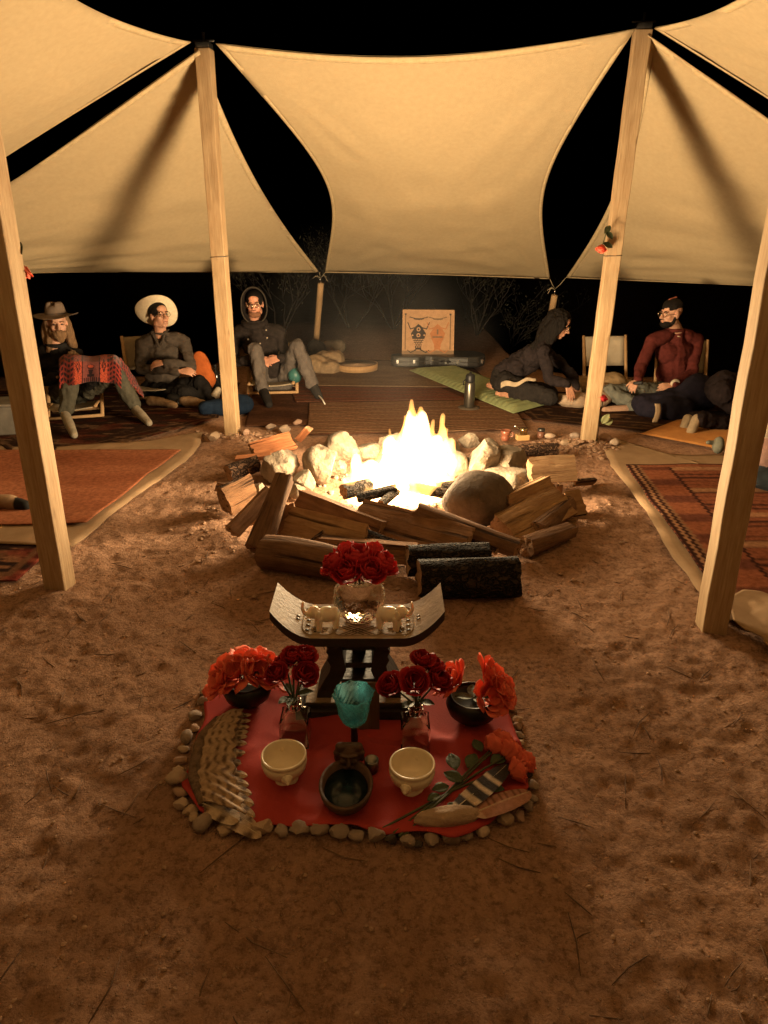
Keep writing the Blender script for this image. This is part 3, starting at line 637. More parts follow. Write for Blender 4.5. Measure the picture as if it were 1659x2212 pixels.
# thin smoke drifting back from the fire
def smoke_mat():
    m, nt, b = nt_new('smoke'); nt.nodes.remove(b); tc = node(nt, 'ShaderNodeTexCoord')
    d = node(nt, 'ShaderNodeVectorMath', {0: tc.outputs['Generated'], 1: (.5, .5, .5)}, operation='DISTANCE')
    f = node(nt, 'ShaderNodeMapRange', {0: d.outputs['Value'], 1: .10, 2: .46, 3: 1, 4: 0}, interpolation_type='SMOOTHSTEP')
    n = node(nt, 'ShaderNodeMapRange', {0: node(nt, 'ShaderNodeTexNoise', {'Vector': tc.outputs['Object'], 'Scale': 2.2, 'Detail': 4}).outputs[0], 1: .38, 2: .66})
    k = node(nt, 'ShaderNodeMath', {0: node(nt, 'ShaderNodeMath', {0: f.outputs[0], 1: n.outputs[0]}, operation='MULTIPLY').outputs[0], 1: .055}, operation='MULTIPLY')
    v = node(nt, 'ShaderNodeVolumePrincipled', {'Density': k.outputs[0], 'Color': rgba((.75, .72, .68)), 'Anisotropy': 0.2}); nt.links.new(v.outputs[0], nt.nodes['Material Output'].inputs['Volume']); return m
q = MB(); q.ell((-.05, 5.75, .95), (1.15, 2.3, .95), n=24, m=14)
sm = q.build('smoke', smoke_mat()); tag(sm, 'thin grey smoke drifting back from the flames', 'smoke', kind='stuff')
cy.volume_step_rate = 4.0; cy.volume_max_steps = 48
# ash and embers bed, twigs and gravel
q = MB(); rng = random.Random(8)
for i in range(260):
    a, r = rng.uniform(0, 6.28), rng.uniform(0, .62) ** .8; x, y = PIT.x + math.cos(a) * r, PIT.y + math.sin(a) * r
    v, f = rock_arr((rng.uniform(.008, .028),) * 3, i % 20, 1, 6, .1); q.add([tuple(p + np.array([x, y, gz(x, y) + .006])) for p in v], f)
tag(q.build('ash_bed', mat('ash', (.42, .36, .29), (.16, .12, .09), scale=30, rough=.95)), 'ash and broken charcoal spread under the fire', 'ash', kind='stuff')
q = MB(); rng = random.Random(18)
prot = [rock_arr((1, .8, .55), s, 1, 6, .08) for s in range(12)]
def gravel(n, fn, lo, hi, pw=2.0):
    pts = [fn() for _ in range(n)]
    hs = gzs(np.array([p[0] for p in pts]), np.array([p[1] for p in pts]))
    for (x, y), h in zip(pts, hs):
        s = lo + (hi - lo) * rng.random() ** pw; v, f = prot[rng.randrange(12)]; a = rng.uniform(0, 6.28); c, sn = math.cos(a), math.sin(a)
        vv = v * s; q.add([(x + p[0] * c - p[1] * sn, y + p[0] * sn + p[1] * c, h + p[2] * .8 + s * .12) for p in vv], f)
gravel(4200, lambda: (rng.uniform(-1.9, 1.9), rng.uniform(.7, 3.6)), .0022, .011, 4.2)
gravel(900, lambda: (PIT.x + rng.gauss(0, .15) + 1.25 * math.cos(t_), PIT.y + rng.gauss(0, .12) + 1.2 * math.sin(t_)) if (globals().__setitem__('t_', rng.uniform(0, 6.28)) or True) else None, .004, .02, 3)
pb = G(1268, 962)
gravel(420, lambda: (pb.x + rng.gauss(-.02, .16), pb.y + rng.gauss(0, .11)), .006, .032, 1.6)
pb2 = G(503, 938)
gravel(160, lambda: (pb2.x + rng.gauss(.1, .2), pb2.y + rng.gauss(-.02, .08)), .006, .03, 1.6)
tag(q.build('gravel', mat('gravel', (.37, .235, .15), (.24, .145, .09), scale=18, rough=.95), smooth=False), 'gravel and grit strewn over the dirt', 'gravel', kind='stuff')
q = MB()
for i in range(230):
    x, y = rng.uniform(-1.8, 1.8), rng.uniform(.75, 3.6); a = rng.uniform(0, 3.14); L = rng.uniform(.015, .09) * (1.6 if i < 14 else 1); z = gz(x, y) + .003
    b = Vector((math.cos(a), math.sin(a), 0)); k = Vector((-b.y, b.x, 0)) * rng.uniform(-.3, .3) * L
    p = Vector((x, y, z)); q.tube([p - b * L, p + k * .5, p + b * L + Vector((0, 0, .003))], [.0012, .0022, .001], 5)
tag(q.build('twig_litter', mat('twig', (.20, .12, .07), (.08, .045, .03), scale=3, rough=.9)), 'twigs and straw littering the dirt', 'twigs', kind='stuff')

# ------------------------------------------------------------------ altar cloth and its stone border
def resample(pts, n):
    pts = [Vector(p) for p in pts]; pts.append(pts[0]); L = [0]
    for a, b in zip(pts, pts[1:]): L.append(L[-1] + (b - a).length)
    out = []; j = 0
    for i in range(n):
        t = L[-1] * i / n
        while L[j + 1] < t: j += 1
        w = (t - L[j]) / max(1e-9, L[j + 1] - L[j]); out.append(pts[j].lerp(pts[j + 1], w))
    return out
def sheet(name, label, cat, poly, z, mt, wr=.004, wscale=6.0, n=120, rings=26, seed=0, thick=.004, edge=0.0, aniso=(1, 1, 1), group=None, kind=None):
    """a cloth lying on the ground: outline polygon filled with rings, with folds"""
    B = resample(poly, n); c = sum(B, Vector()) / n; vs = [c]; fs = []
    for r in range(1, rings + 1):
        for b in B: vs.append(c.lerp(b, r / rings))
    for j in range(n): fs.append((0, 1 + j, 1 + (j + 1) % n))
    for r in range(rings - 1):
        a = 1 + r * n
        for j in range(n): fs.append((a + j, a + n + j, a + n + (j + 1) % n, a + (j + 1) % n))
    A = np.array([tuple(v) for v in vs]); A[:, 2] = 0
    w = fbm(A * np.array(aniso), wscale, 3, seed); rid = np.clip(.35 - np.abs(vnoise(A * np.array(aniso) * wscale * .8, seed + 9)), 0, 1) * 2
    ew = np.concatenate([[0], np.repeat(np.arange(1, rings + 1) / rings, n)])
    A[:, 0] += edge * ew * vnoise(A * 9, seed + 3); A[:, 1] += edge * ew * vnoise(A * 9, seed + 4)
    gh = np.maximum(gzs(A[:, 0], A[:, 1]), -.02) if kind != 'flat' else 0
    A[:, 2] = z + np.maximum(0, wr * (w * .6 + rid)) + gh * .0
    q = MB(); q.add([tuple(x) for x in A], fs); o = q.build(name, mt, solid=thick); return tag(o, label, cat, group)
M_REDCLOTH = mat('red_cloth', (0.40, 0.050, 0.040), (0.30, 0.034, 0.028), rough=.75, scale=3, bump=.2, bscale=320, spec=.1)
cloth_px = [(458, 1478), (440, 1546), (402, 1657), (400, 1700), (411, 1738), (437, 1766), (542, 1786), (660, 1794), (768, 1796), (905, 1810), (985, 1818), (1060, 1794), (1150, 1708), (1128, 1630), (1108, 1557), (1096, 1524), (1060, 1490), (964, 1482), (700, 1470)]
sheet('altar_cloth', 'red cloth spread on the dirt as an altar', 'cloth', [G(x, y) for x, y in cloth_px], .006, M_REDCLOTH, .024, 6, 160, 46, 3, .003, .016)
bst = [(356.6 + .2645 * x, 1371.5 + .2645 * y, w) for x, y, w in [(335, 480, 95), (315, 565, 95), (245, 690, 120), (240, 790, 95), (180, 875, 130), (150, 955, 90), (130, 1055, 110), (110, 1130, 100), (95, 1220, 160), (130, 1315, 125), (130, 1415, 125), (205, 1460, 110),
       (235, 1525, 120), (320, 1595, 160), (490, 1620, 150), (645, 1610, 120), (800, 1625, 165), (945, 1630, 120), (1100, 1630, 160), (1260, 1630, 145), (1420, 1655, 150), (1570, 1670, 135)]]
bst += [(768 + .2645 * x, 1371.5 + .2645 * y, w) for x, y, w in [(165, 1680, 145), (290, 1695, 105), (420, 1715, 125), (515, 1720, 75), (620, 1712, 145), (770, 1700, 150), (885, 1665, 130), (1030, 1625, 130), (1220, 1535, 130), (1345, 1505, 105), (1410, 1430, 115), (1447, 1345, 85),
       (1450, 1245, 90), (1410, 1150, 110), (1385, 1010, 100), (1335, 910, 90), (1338, 840, 85), (1322, 770, 85), (1322, 705, 85), (1272, 620, 85), (1222, 565, 75)]]
place = ['topmost stone on the left of the red cloth', 'second stone from the top left of the red cloth', 'long grey stone below the left flower bowl', 'tan stone at the left edge above the wing tip', 'slanting stone at the left edge beside the wing tip', 'small dull stone level with the wing shoulder',
  'rough brown stone on the left beside the wing', 'small pointed stone left of the wing middle', 'wedge shaped stone jutting farthest left', 'dark reddish stone left of the lower wing', 'pale rounded stone left of the wing base', 'half buried stone at the lower left of the cloth',
  'oval stone at the lower left corner of the cloth', 'blocky stone at the bottom left corner of the cloth', 'square stone below the wing fan', 'pointed stone below the wing feathers', 'broad stone below the left cream bowl, left side', 'small flat stone below the left cream bowl',
  'tall rounded stone left of the carved dish', 'reddish round stone below the carved dish', 'tan stone just below the carved dish', 'flat tan stone right below the carved dish', 'pale oval stone left of the rose stems', 'dark stone under the rose stem ends', 'pale round stone right of the rose stem ends',
  'thin dark chip below the long stone', 'large oval stone below the long pale stone', 'ridged stone right of the large oval one', 'upright stone in the lower right row', 'angular stone at the lower right corner', 'reddish stone below the brown feather', 'small grey stone below the brown feather tip', 'five sided stone at the right corner',
  'narrow stone at the right beside the feathers', 'light wedge stone at the right edge of the cloth', 'dark stone under the rose blooms', 'cloudy stone beside the rose blooms', 'stone just above the lying rose blooms', 'small knobbly stone on the right edge', 'knobbly stone below the right flower bowl', 'grey stone on the upper right edge', 'stone beside the right flower bowl', 'topmost stone on the right of the red cloth']
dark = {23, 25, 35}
for i, (x, y, w) in enumerate(bst):
    rr = random.Random(300 + i); c = G(x, y - w * .2645 * .25); s = (Vector((0, 0, CAM_H)) - c).length / FPX; wd = w * .2645 * s
    stone('border_stone', place[i], (c.x, c.y, -.012), (wd * .54, wd * rr.uniform(.38, .5), wd * rr.uniform(.26, .36)), 500 + i, M_PEBBLE_DARK if i in dark else M_PEBBLE[rr.randrange(4)], 3, 9, .05, 'stones bordering the red cloth', .55, sink=.02)
stone('long_stone', 'long pale stone lying beside the brown feather', G(966, 1780, .0), (.105, .034, .030), 640, mat('pale_stone', (.40, .29, .2), (.3, .2, .13), scale=12, bump=.4), 4, 8, .05, None, .7, sink=.02, spin=.12)

# ------------------------------------------------------------------ flowers
M_ROSE = mat('deep_red_petals', (0.46, 0.022, 0.028), (0.32, 0.012, 0.018), rough=.6, scale=20, trans=.25, spec=.25)
M_CORAL = mat('coral_petals', (0.92, 0.25, 0.15), (0.80, 0.17, 0.10), rough=.6, scale=14, trans=.35, spec=.2)
M_PINKRED = mat('bright_red_petals', (0.66, 0.04, 0.05), (0.5, 0.025, 0.032), rough=.6, scale=14, trans=.3)
M_STEM = mat('rose_stem', (0.09, 0.105, 0.045), (0.06, 0.06, 0.03), rough=.7, scale=12)
M_LEAF = mat('rose_leaf', (0.075, 0.10, 0.05), (0.045, 0.06, 0.03), rough=.55, scale=12, bump=.3, bscale=60)
def petal(q, c, dirv, up, w, h, cup, curl, n=5):
    """one petal rising from c, leaning out along dirv; cupped, rim curled outward"""
    d = Vector(dirv); u = Vector(up); s = u.cross(d).normalized()
    def f(a, b):
        x = (a - .5) * 2; wid = w * math.sin(math.pi * min(1, .18 + .82 * b) ** .8) if b < 1 else w * .42
        wid = w * (.25 + 1.05 * b - .62 * b * b)
        out = curl * b ** 2.2 + cup * math.sin(b * math.pi * .8) * .6
        return c + s * (x * wid) + u * (h * b * (1 - .10 * x * x) - .12 * h * curl * b ** 4) + d * (out * h - cup * .55 * wid * (x * x)) + u * (.05 * h * math.sin(x * 5 + c.x * 90))
    q.grid(f, n, n)
def rose(q, c, axis, r, seed=0, layers=((3, .28, .95, .05), (4, .5, 1.0, .12), (5, .75, .95, .30), (6, 1.0, .82, .65))):
    rr = random.Random(seed); s, t, a = frame_of(axis, (0, 1, 0.01)); c = Vector(c); ph = rr.uniform(0, 6)
    for k, (n, rad, hh, curl) in enumerate(layers):
        for i in range(n):
            th = ph + k * 1.1 + 2 * math.pi * i / n + rr.uniform(-.15, .15); d = s * math.cos(th) + t * math.sin(th)
            petal(q, c + d * (r * rad * .32) - a * (r * .1 * k), d, a, r * (.35 + .42 * rad), r * hh * 1.05 * rr.uniform(.9, 1.1), .35 + .2 * rad, curl * rr.uniform(.75, 1.2))
def leaf(q, c, d, up, L, w):
    d, up = Vector(d).normalized(), Vector(up).normalized(); s = d.cross(up).normalized()
    q.grid(lambda a, b: Vector(c) + d * (L * b) + s * ((a - .5) * 2 * w * math.sin(math.pi * min(.98, b + .02)) ** .8) + up * (.25 * w * abs(a - .5) * 2 - .2 * L * b * b), 4, 6)
def bloom(name, parent, c, axis, r, seed, mt, **kw):
    q = MB(); rose(q, c, axis, r, seed, **kw); return q.build(name, mt, parent, solid=.0008)

# ------------------------------------------------------------------ carved stool
M_STOOLD = mat('stool_dark_wood', (0.045, 0.030, 0.020), (0.025, 0.017, 0.012), rough=.6, scale=12, bump=.3, bscale=40, stretch=(.4, 1, 1))
M_STOOLT = mat('stool_pale_top', (0.36, 0.265, 0.165), (0.24, 0.165, 0.095), rough=.65, scale=16, bump=.25, bscale=60, stretch=(.5, 1, 1), spec=.3)  # paler colour on the seat top, seat ends and carved border
SX, SY, SZ = -0.092, 2.215, .358
stool = thing('carved_stool', 'carved dark wooden stool with upturned seat on the altar', 'stool', (SX, SY, .008))
def seat_z(x):
    a = max(0, abs(x) - .165); return SZ + .0 + 4.6 * a * a + .12 * a
q = MB(); nu, nv = 40, 6; wd = .118
def sx(u): return (u - .5) * .60
TH = .034
for sgn in (0, 1):
    q.grid(lambda u, v: Vector((SX + sx(u), SY + (v - .5) * 2 * wd * (1 - .12 * (2 * u - 1) ** 4), seat_z(sx(u)) - sgn * TH * (1.0 if abs(sx(u)) < .25 else 1.0))), nu, nv, mi=1 - sgn)
def rim(fn, n):
    vs = []; 
    for i in range(n + 1): a, b = fn(i / n); vs += [a, b]
    q.add(vs, [(2 * i, 2 * i + 1, 2 * i + 3, 2 * i + 2) for i in range(n)])
def sp(u, v, k): return Vector((SX + sx(u), SY + (v - .5) * 2 * wd * (1 - .12 * (2 * u - 1) ** 4), seat_z(sx(u)) - k * TH))
for v in (0, 1): rim(lambda t: (sp(t, v, 0), sp(t, v, 1)), nu)
def rim2(u):
    vs = []
    for i in range(nv + 1): vs += [sp(u, i / nv, 0), sp(u, i / nv, 1)]
    q.add(vs, [(2 * i, 2 * i + 1, 2 * i + 3, 2 * i + 2) for i in range(nv)], 1)
rim2(0); rim2(1)
seat = q.build('seat', [M_STOOLD, M_STOOLT], stool, smooth=True, angle=40)
q = MB()                                                    # carved relief on the seat: two framed panels, lattice, notches
def on(x, y, h=.0015): return Vector((SX + x, SY + y, seat_z(x) + h))
def outline(q, cx, hx, hy, r=.0016, n=40, p=4):
    pts = []
    for i in range(n):
        th = 2 * math.pi * i / n; c, s = math.cos(th), math.sin(th); pts.append(on(cx + hx * math.copysign(abs(c) ** (2 / p), c), hy * math.copysign(abs(s) ** (2 / p), s)))
    q.tube(pts, r, 5, closed=True)
for cx in (-.135, .135): outline(q, cx, .062, .095)
outline(q, 0, .085, .10, .0016, 40, 6); outline(q, 0, .045, .030, .002, 30, 2)
q.build('carved_border', M_STOOLT, seat)
q = MB()
for i in range(-5, 6):
    for sg in (-1, 1):
        pts = [on(i * .022 + sg * k * .02, -.095 + k * .012 + .0, .0008) for k in range(0, 6)]
        if all(abs(p.x - SX) < .082 for p in pts): q.tube(pts, .0013, 4)
def notch(x, y, s, sg=1): q.prism([on(x - s, y, .0005), on(x + s, y, .0005), on(x, y + sg * s * 1.7, .0005)], (0, 0, .0016))
for cx in (-1, 1):
    for i in range(5): notch(cx * .178, -.07 + i * .032, .008); notch(cx * .150 - .0, -.07 + i * .032, .006, -1)
    for k in range(7):
        th = math.pi * k / 6; q.tube([on(cx * .135, -.05, .0008), on(cx * .135 + .03 * math.cos(th), -.05 - .03 * math.sin(th) * (1 if k else 1), .0008)], .0013, 4)
    notch(cx * .215, -.02, .007); notch(cx * .215, .0, .007)
q.build('carved_notches', M_STOOLD, seat)['kind'] = 'stuff'
q = MB()                                                    # base plate, two flared pillars, middle column
q.box((SX, SY, .008 + .02), (.46, .23, .04)); q.box((SX, SY, .058), (.40, .20, .02))
base = q.build('base_plate', M_STOOLD, stool, smooth=False, bevel=.004)
q = MB(); q.box((SX, SY, .0705), (.385, .19, .004)); q.build('base_top', M_STOOLT, base, smooth=False)  # base plate's top painted pale for the firelight falling on it
for sg in (-1, 1):
    q = MB(); prof = [(.155, .072), (.150, .10), (.125, .15), (.105, .185), (.100, .21), (.112, .235), (.105, .25), (.115, .27), (.105, .285), (.125, .30), (.135, .318)]
    inn = [(.062, .318), (.058, .28), (.05, .23), (.045, .19), (.06, .15), (.085, .11), (.10, .072)]
    pts = [Vector((SX + sg * x, SY - .07, z)) for x, z in prof + inn]
    q.prism(pts if sg > 0 else pts[::-1], (0, .14, 0)); q.build('pillar', M_STOOLD, stool, smooth=False, bevel=.003)
q = MB()
for z, h in ((.13, .02), (.20, .022), (.275, .02)): q.box((SX, SY, z), (.13, .10, h))
q.box((SX, SY + .035, .2), (.05, .03, .23)); q.build('cross_rung', M_STOOLD, stool, smooth=False, bevel=.003)

# ball vase with red bloom, standing on the stool
M_CUT = glass('cut_glass', (.99, .98, .95), 0.0, 1.33)
VX, VY = SX + .004, SY + .012; VZ = SZ + .003
vase = thing('ball_vase', 'round cut glass vase with a ruffled red bloom on the stool', 'vase', (VX, VY, VZ))
def facet(th, z): return 1 + .022 * (abs(math.sin(th * 9 + z * 95)) + abs(math.sin(th * 9 - z * 95)) - 1)
prof = [(.0, .0), (.03, .0), (.034, .003), (.055, .014), (.072, .035), (.082, .06), (.084, .085), (.080, .11), (.070, .132), (.056, .148), (.050, .156), (.053, .162), (.049, .164), (.046, .156), (.050, .146), (.02, .141), (.0, .14)]
def fine(p, k=5):
    o = []
    for a, b in zip(p, p[1:]):
        for i in range(k): o.append((a[0] + (b[0] - a[0]) * i / k, a[1] + (b[1] - a[1]) * i / k))
    return o + [p[-1]]
prof = [(r * 1.1, z * 1.06) for r, z in prof]
q = MB(); q.lathe(fine(prof), 108, (VX, VY, VZ), fn=lambda th, z: facet(th, z) if .008 < z < .13 else 1); q.build('glass_ball', M_CUT, vase)
q = MB()
for i in range(4): a = i * 1.6; q.tube([Vector((VX + .012 * math.cos(a), VY + .012 * math.sin(a), VZ + .145)), Vector((VX + .03 * math.cos(a), VY + .03 * math.sin(a), VZ + .20))], .004, 6)
q.build('stem', M_STEM, vase)
for i, (dx, dy, dz, r) in enumerate([(0, 0, .215, .075), (-.07, -.005, .205, .062), (.07, -.005, .205, .062), (-.035, .055, .21, .062), (.04, .055, .21, .062), (-.032, -.05, .205, .056), (.035, -.05, .205, .056)]):
    bloom('rose_bloom', vase, (VX + dx, VY + dy, VZ + dz), (dx * 6, dy * 6, .6), r, 60 + i, M_PINKRED)

# alabaster elephants, trunks raised outward
M_ALAB = mat('alabaster', (.85, .75, .60), (.78, .66, .50), rough=.45, scale=20, sss=.4)
def elephant(label, cx, cy, sg, yaw):
    o = thing('elephant_figurine', label, 'figurine', (cx, cy, seat_z(cx - SX) + .001), 'pale elephant figurines on the stool')
    z0 = seat_z(cx - SX) + .003; ca, sa = math.cos(yaw), math.sin(yaw)
    def L(x, y, z): x *= sg * 1.2; y *= 1.2; z *= 1.2; return Vector((cx + x * ca - y * sa, cy + x * sa + y * ca, z0 + z))
    q = MB(); k = .9
    q.ell(L(-.008, 0, .046), (.038, .027, .029)); q.ell(L(-.028, 0, .044), (.025, .025, .028)); q.ell(L(.03, 0, .058), (.023, .019, .024)); q.ell(L(.034, 0, .07), (.012, .013, .01))
    for x in (-.034, .016):
        for y in (-.013, .013): q.cap(L(x, y, .04), L(x + .002, y, .007), .0125, .0115)
    q.cap(L(.044, 0, .055), L(.056, 0, .058), .010, .008); q.cap(L(.056, 0, .058), L(.063, 0, .075), .008, .006); q.cap(L(.063, 0, .075), L(.060, 0, .094), .006, .005)
    q.cap(L(-.048, 0, .05), L(-.053, 0, .03), .004, .003)
    q.blob('body', M_ALAB, o, vox=.0028, smooth=2)
    for y in (-1, 1):
        e = MB(); e.ell(L(.022, y * .020, .056), (.014, .004, .018), Euler((0, 0, yaw + y * sg * .5)).to_matrix()); e.build('ear', M_ALAB, o)
        e = MB(); e.cap(L(.044, y * .008, .050), L(.058, y * .010, .046), .003, .0015); e.build('tusk', M_ALAB, o)
elephant('pale elephant figurine left of the glass vase', SX - .118, SY - .055, -1, .25); elephant('pale elephant figurine right of the glass vase', SX + .118, SY - .055, 1, -.25)

# square bottles holding red roses
M_BOTTLE = glass('bottle_glass', (.99, .98, .95), 0.0, 1.45)
def bottle(label, x, y, heads, seed):
    b = G(x, y, .01); o = thing('square_bottle', label, 'bottle', (b.x, b.y, .01), 'square glass bottles of roses')
    def sq(th, z): return 1 / max(abs(math.cos(th)), abs(math.sin(th))) if z < .105 else (1 / max(abs(math.cos(th)), abs(math.sin(th)))) ** max(0, (1 - (z - .105) / .03)) if z < .135 else 1
    pr = [(0, 0), (.046, 0), (.050, .004), (.050, .105), (.046, .115), (.032, .128), (.022, .136), (.021, .150), (.026, .153), (.026, .160), (.022, .163), (.022, .172), (.0245, .174), (.0245, .178), (.019, .178), (.0175, .150), (.0175, .137), (.028, .125), (.042, .113), (.0455, .104), (.0455, .008), (.042, .006), (0, .006)]
    q = MB(); s = .98
    q.lathe(fine([(r * s, z) for r, z in pr], 3), 48, (b.x, b.y, .012), fn=sq); ob = q.build('glass', M_BOTTLE, o, angle=35)
    for i, (dx, dy, dz, r) in enumerate(heads):
        c = b + Vector((dx, dy, dz)); k = MB(); k.tube([b + Vector((dx * .1, dy * .1, .133)), b + Vector((dx * .2, dy * .2, .19)), c - Vector((dx * .15, 0, .02))], .0035, 6); k.build('stem', M_STEM, o)
        bloom('rose_bloom', o, c - Vector((0, 0, .015)), (dx * 5, dy * 5 - .35, .9), r, seed + i, M_ROSE)
    k = MB()
    for i in range(4): a = seed + i * 1.9; leaf(k, b + Vector((.01 * math.cos(a), .01 * math.sin(a), .19)), (math.cos(a), math.sin(a), .3), (0, 0, 1), .06, .018)
    k.build('leaf', M_LEAF, o)
bottle('square glass bottle of dark red roses on the left', 640, 1600, [(-.05, -.005, .29, .044), (.045, -.015, .295, .047), (.0, .04, .325, .042), (.04, .04, .33, .042), (-.03, .05, .295, .04)], 80)
bottle('square glass bottle of dark red roses on the right', 896, 1612, [(-.005, -.03, .295, .050), (-.08, -.01, .268, .048), (.072, .0, .28, .048), (.02, .05, .325, .042), (.055, .05, .30, .042)], 90)

# black bowls overflowing with coral blooms
M_BLACKPOT = mat('black_pottery', (.012, .011, .010), (.008, .008, .008), rough=.35, scale=20, spec=.4)
def flower_bowl(label, x, y, s, blooms, seed):
    b = G(x, y, .008); b.y += .05; o = thing('flower_bowl', label, 'flower bowl', (b.x, b.y, .01), 'black bowls of coral flowers')
    pr = [(0, 0), (.035, 0), (.05, .008), (.072, .03), (.080, .055), (.074, .078), (.066, .086), (.062, .086), (.068, .075), (.06, .07), (0, .07)]
    q = MB(); q.lathe([(r * s, z * s) for r, z in pr], 40, (b.x, b.y, .01)); q.build('bowl', M_BLACKPOT, o)
    for i, (dx, dy, dz, r) in enumerate(blooms):
        bloom('coral_bloom', o, b + Vector((dx, dy, dz)), (dx * 9, dy * 9 - .3, .55), r, seed + i, M_CORAL, layers=((4, .55, .95, .25), (5, .85, 1.05, .6), (6, 1.1, 1.0, 1.0)))
    k = MB()
    for i in range(3): a = seed + i * 2.3; leaf(k, b + Vector((0, 0, .09)), (math.cos(a), math.sin(a), .35), (0, 0, 1), .07, .02)
    k.build('leaf', M_LEAF, o)
flower_bowl('black bowl of coral blooms at the back left of the cloth', 532, 1535, 1.15, [(-.03, .0, .125, .056), (.04, .0, .13, .056), (0, .05, .14, .055), (-.085, -.01, .095, .052), (.085, .02, .105, .046)], 100)
flower_bowl('black bowl of coral blooms at the back right of the cloth', 1022, 1572, 1.2, [(-.06, .03, .14, .054), (.06, .03, .145, .056), (.045, -.03, .115, .050), (.09, .0, .12, .050), (-.085, .04, .12, .040)], 110)

# turquoise pressed glass goblet on a dark foot, wooden panel behind it
def turq():
    m = glass('turquoise_glass', (.70, .97, 1.0), 0.0, 1.5); nt = m.node_tree; out = nt.nodes['Material Output']; g = out.inputs[0].links[0].from_node
    t = node(nt, 'ShaderNodeBsdfTranslucent', {0: rgba((.30, .92, 1.0))}); mx = node(nt, 'ShaderNodeMixShader', {0: .20, 1: g.outputs[0], 2: t.outputs[0]}); nt.links.new(mx.outputs[0], out.inputs[0]); return m
gb = G(766, 1620, .008)
gob = thing('glass_goblet', 'turquoise pressed glass goblet on a dark stem', 'goblet', (gb.x, gb.y, .009))
def press(th, z): return 1 + .045 * math.sin(th * 8) * (z > .02) + .026 * math.sin(th * 16 + z * 240)
pr = [(0, 0), (.020, .0), (.032, .006), (.043, .02), (.050, .045), (.053, .075), (.058, .095), (.063, .112), (.066, .125), (.0645, .126), (.060, .112), (.055, .095), (.048, .075), (.044, .045), (.036, .024), (.02, .013), (0, .012)]
GZ = .122
q = MB(); q.lathe(fine(pr, 4), 96, (gb.x, gb.y, GZ), fn=lambda th, z: press(th, z) * (1 + (.03 * abs(math.sin(th * 6)) if z > .115 else 0))); q.build('glass_cup', turq(), gob)
q = MB(); q.lathe([(0, 0), (.036, 0), (.036, .006), (.014, .014), (.011, .03), (.013, .05), (.011, .09), (.018, .108), (.024, GZ - .0095), (0, GZ - .0095)], 28, (gb.x, gb.y, .009)); q.build('stem', M_BLACKPOT, gob)
pc = P(797, 1575, SY - .165)
q = MB(); q.box((pc.x, SY - .15, .10), (.075, .012, .185), Euler((math.radians(-7), 0, 0)).to_matrix()); o = q.build('wooden_plaque', wood('panel_wood', (.16, .085, .04), (.10, .05, .025), axis=2), smooth=False, bevel=.002); tag(o, 'small brown wooden panel leaning on the stool behind the goblet', 'panel')

# cream lion-head bowls
M_CREAM = mat('cream_glaze', (.78, .68, .50), (.72, .61, .44), rough=.32, scale=12, spec=.5, coat=.25)
def lion_bowl(label, x, y, yaw):
    b = G(x, y, .009); b.y += .03; o = thing('cream_bowl', label, 'bowl', (b.x, b.y, .009), 'cream lion-head bowls')
    pr = [(0, 0), (.040, 0), (.043, .004), (.040, .010), (.030, .018), (.033, .024), (.052, .034), (.068, .052), (.073, .072), (.0725, .084), (.069, .088), (.0725, .092), (.073, .098), (.072, .102), (.067, .103), (.0655, .098), (.066, .075), (.060, .05), (.04, .034), (0, .030)]
    q = MB(); q.lathe(pr, 56, (b.x, b.y, .009)); q.build('bowl', M_CREAM, o)
    for a in (yaw, yaw + math.pi):
        d = Vector((math.sin(a), -math.cos(a), 0)); c = b + d * .074 + Vector((0, 0, .062)); s = Vector((d.y, -d.x, 0))
        k = MB(); k.ell(c, (.013, .013, .015)); k.ell(c + d * .012 - Vector((0, 0, .004)), (.006, .006, .006))
        for j in range(9): th = j * 2 * math.pi / 9; k.ell(c - d * .002 + s * (.013 * math.cos(th)) + Vector((0, 0, .014 * math.sin(th))), (.006, .006, .006))
        k.blob('lion_head', M_CREAM, o, vox=.0026, smooth=1)
lion_bowl('cream lion-head bowl beside the wing fan', 614, 1697, .25); lion_bowl('cream lion-head bowl beside the rose stems', 890, 1717, -.3)

# dark carved dish with a face at its back rim
M_DISH = mat('dish_wood', (.11, .055, .028), (.055, .028, .016), rough=.55, scale=14, bump=.3, bscale=40, spec=.35)
db = G(745, 1772, .008); db.y += .09
dish = thing('carved_dish', 'dark oval wooden dish with a carved face at its rim', 'dish', (db.x, db.y, .009))
def ov(th, z): return 1.0
pr = [(0, 0), (.04, 0), (.066, .012), (.080, .034), (.085, .058), (.081, .062), (.074, .058), (.068, .036), (.05, .018), (0, .013)]
q = MB(); q.lathe(pr, 48, (db.x, db.y, .009), sx=1.0, sy=1.3); q.build('bowl', M_DISH, dish)
q = MB(); q.lathe([(0, 0), (.072, 0), (.072, .002), (0, .002)], 40, (db.x, db.y, .045), sx=1.0, sy=1.3); q.build('dark_lining', mat('dish_lining', (.006, .018, .020), (.004, .010, .012), rough=.25, scale=20, spec=.5), dish)
q = MB(); hc = Vector((db.x + .005, db.y + .118, .078))
q.ell(hc, (.040, .030, .044)); q.cap(hc + Vector((-.04, -.005, .012)), hc + Vector((.04, -.005, .012)), .012); q.cap(hc + Vector((-.03, 0, .03)), hc + Vector((.03, 0, .03)), .016)
q.cap(hc + Vector((0, -.030, .008)), hc + Vector((0, -.040, -.012)), .006, .008)
for s in (-1, 1): q.ell(hc + Vector((s * .018, -.026, -.008)), (.012, .008, .010)); q.cap(hc + Vector((s * .004, -.03, .014)), hc + Vector((s * .026, -.026, .016)), .005); q.ell(hc + Vector((s * .042, 0, -.01)), (.008, .010, .018))
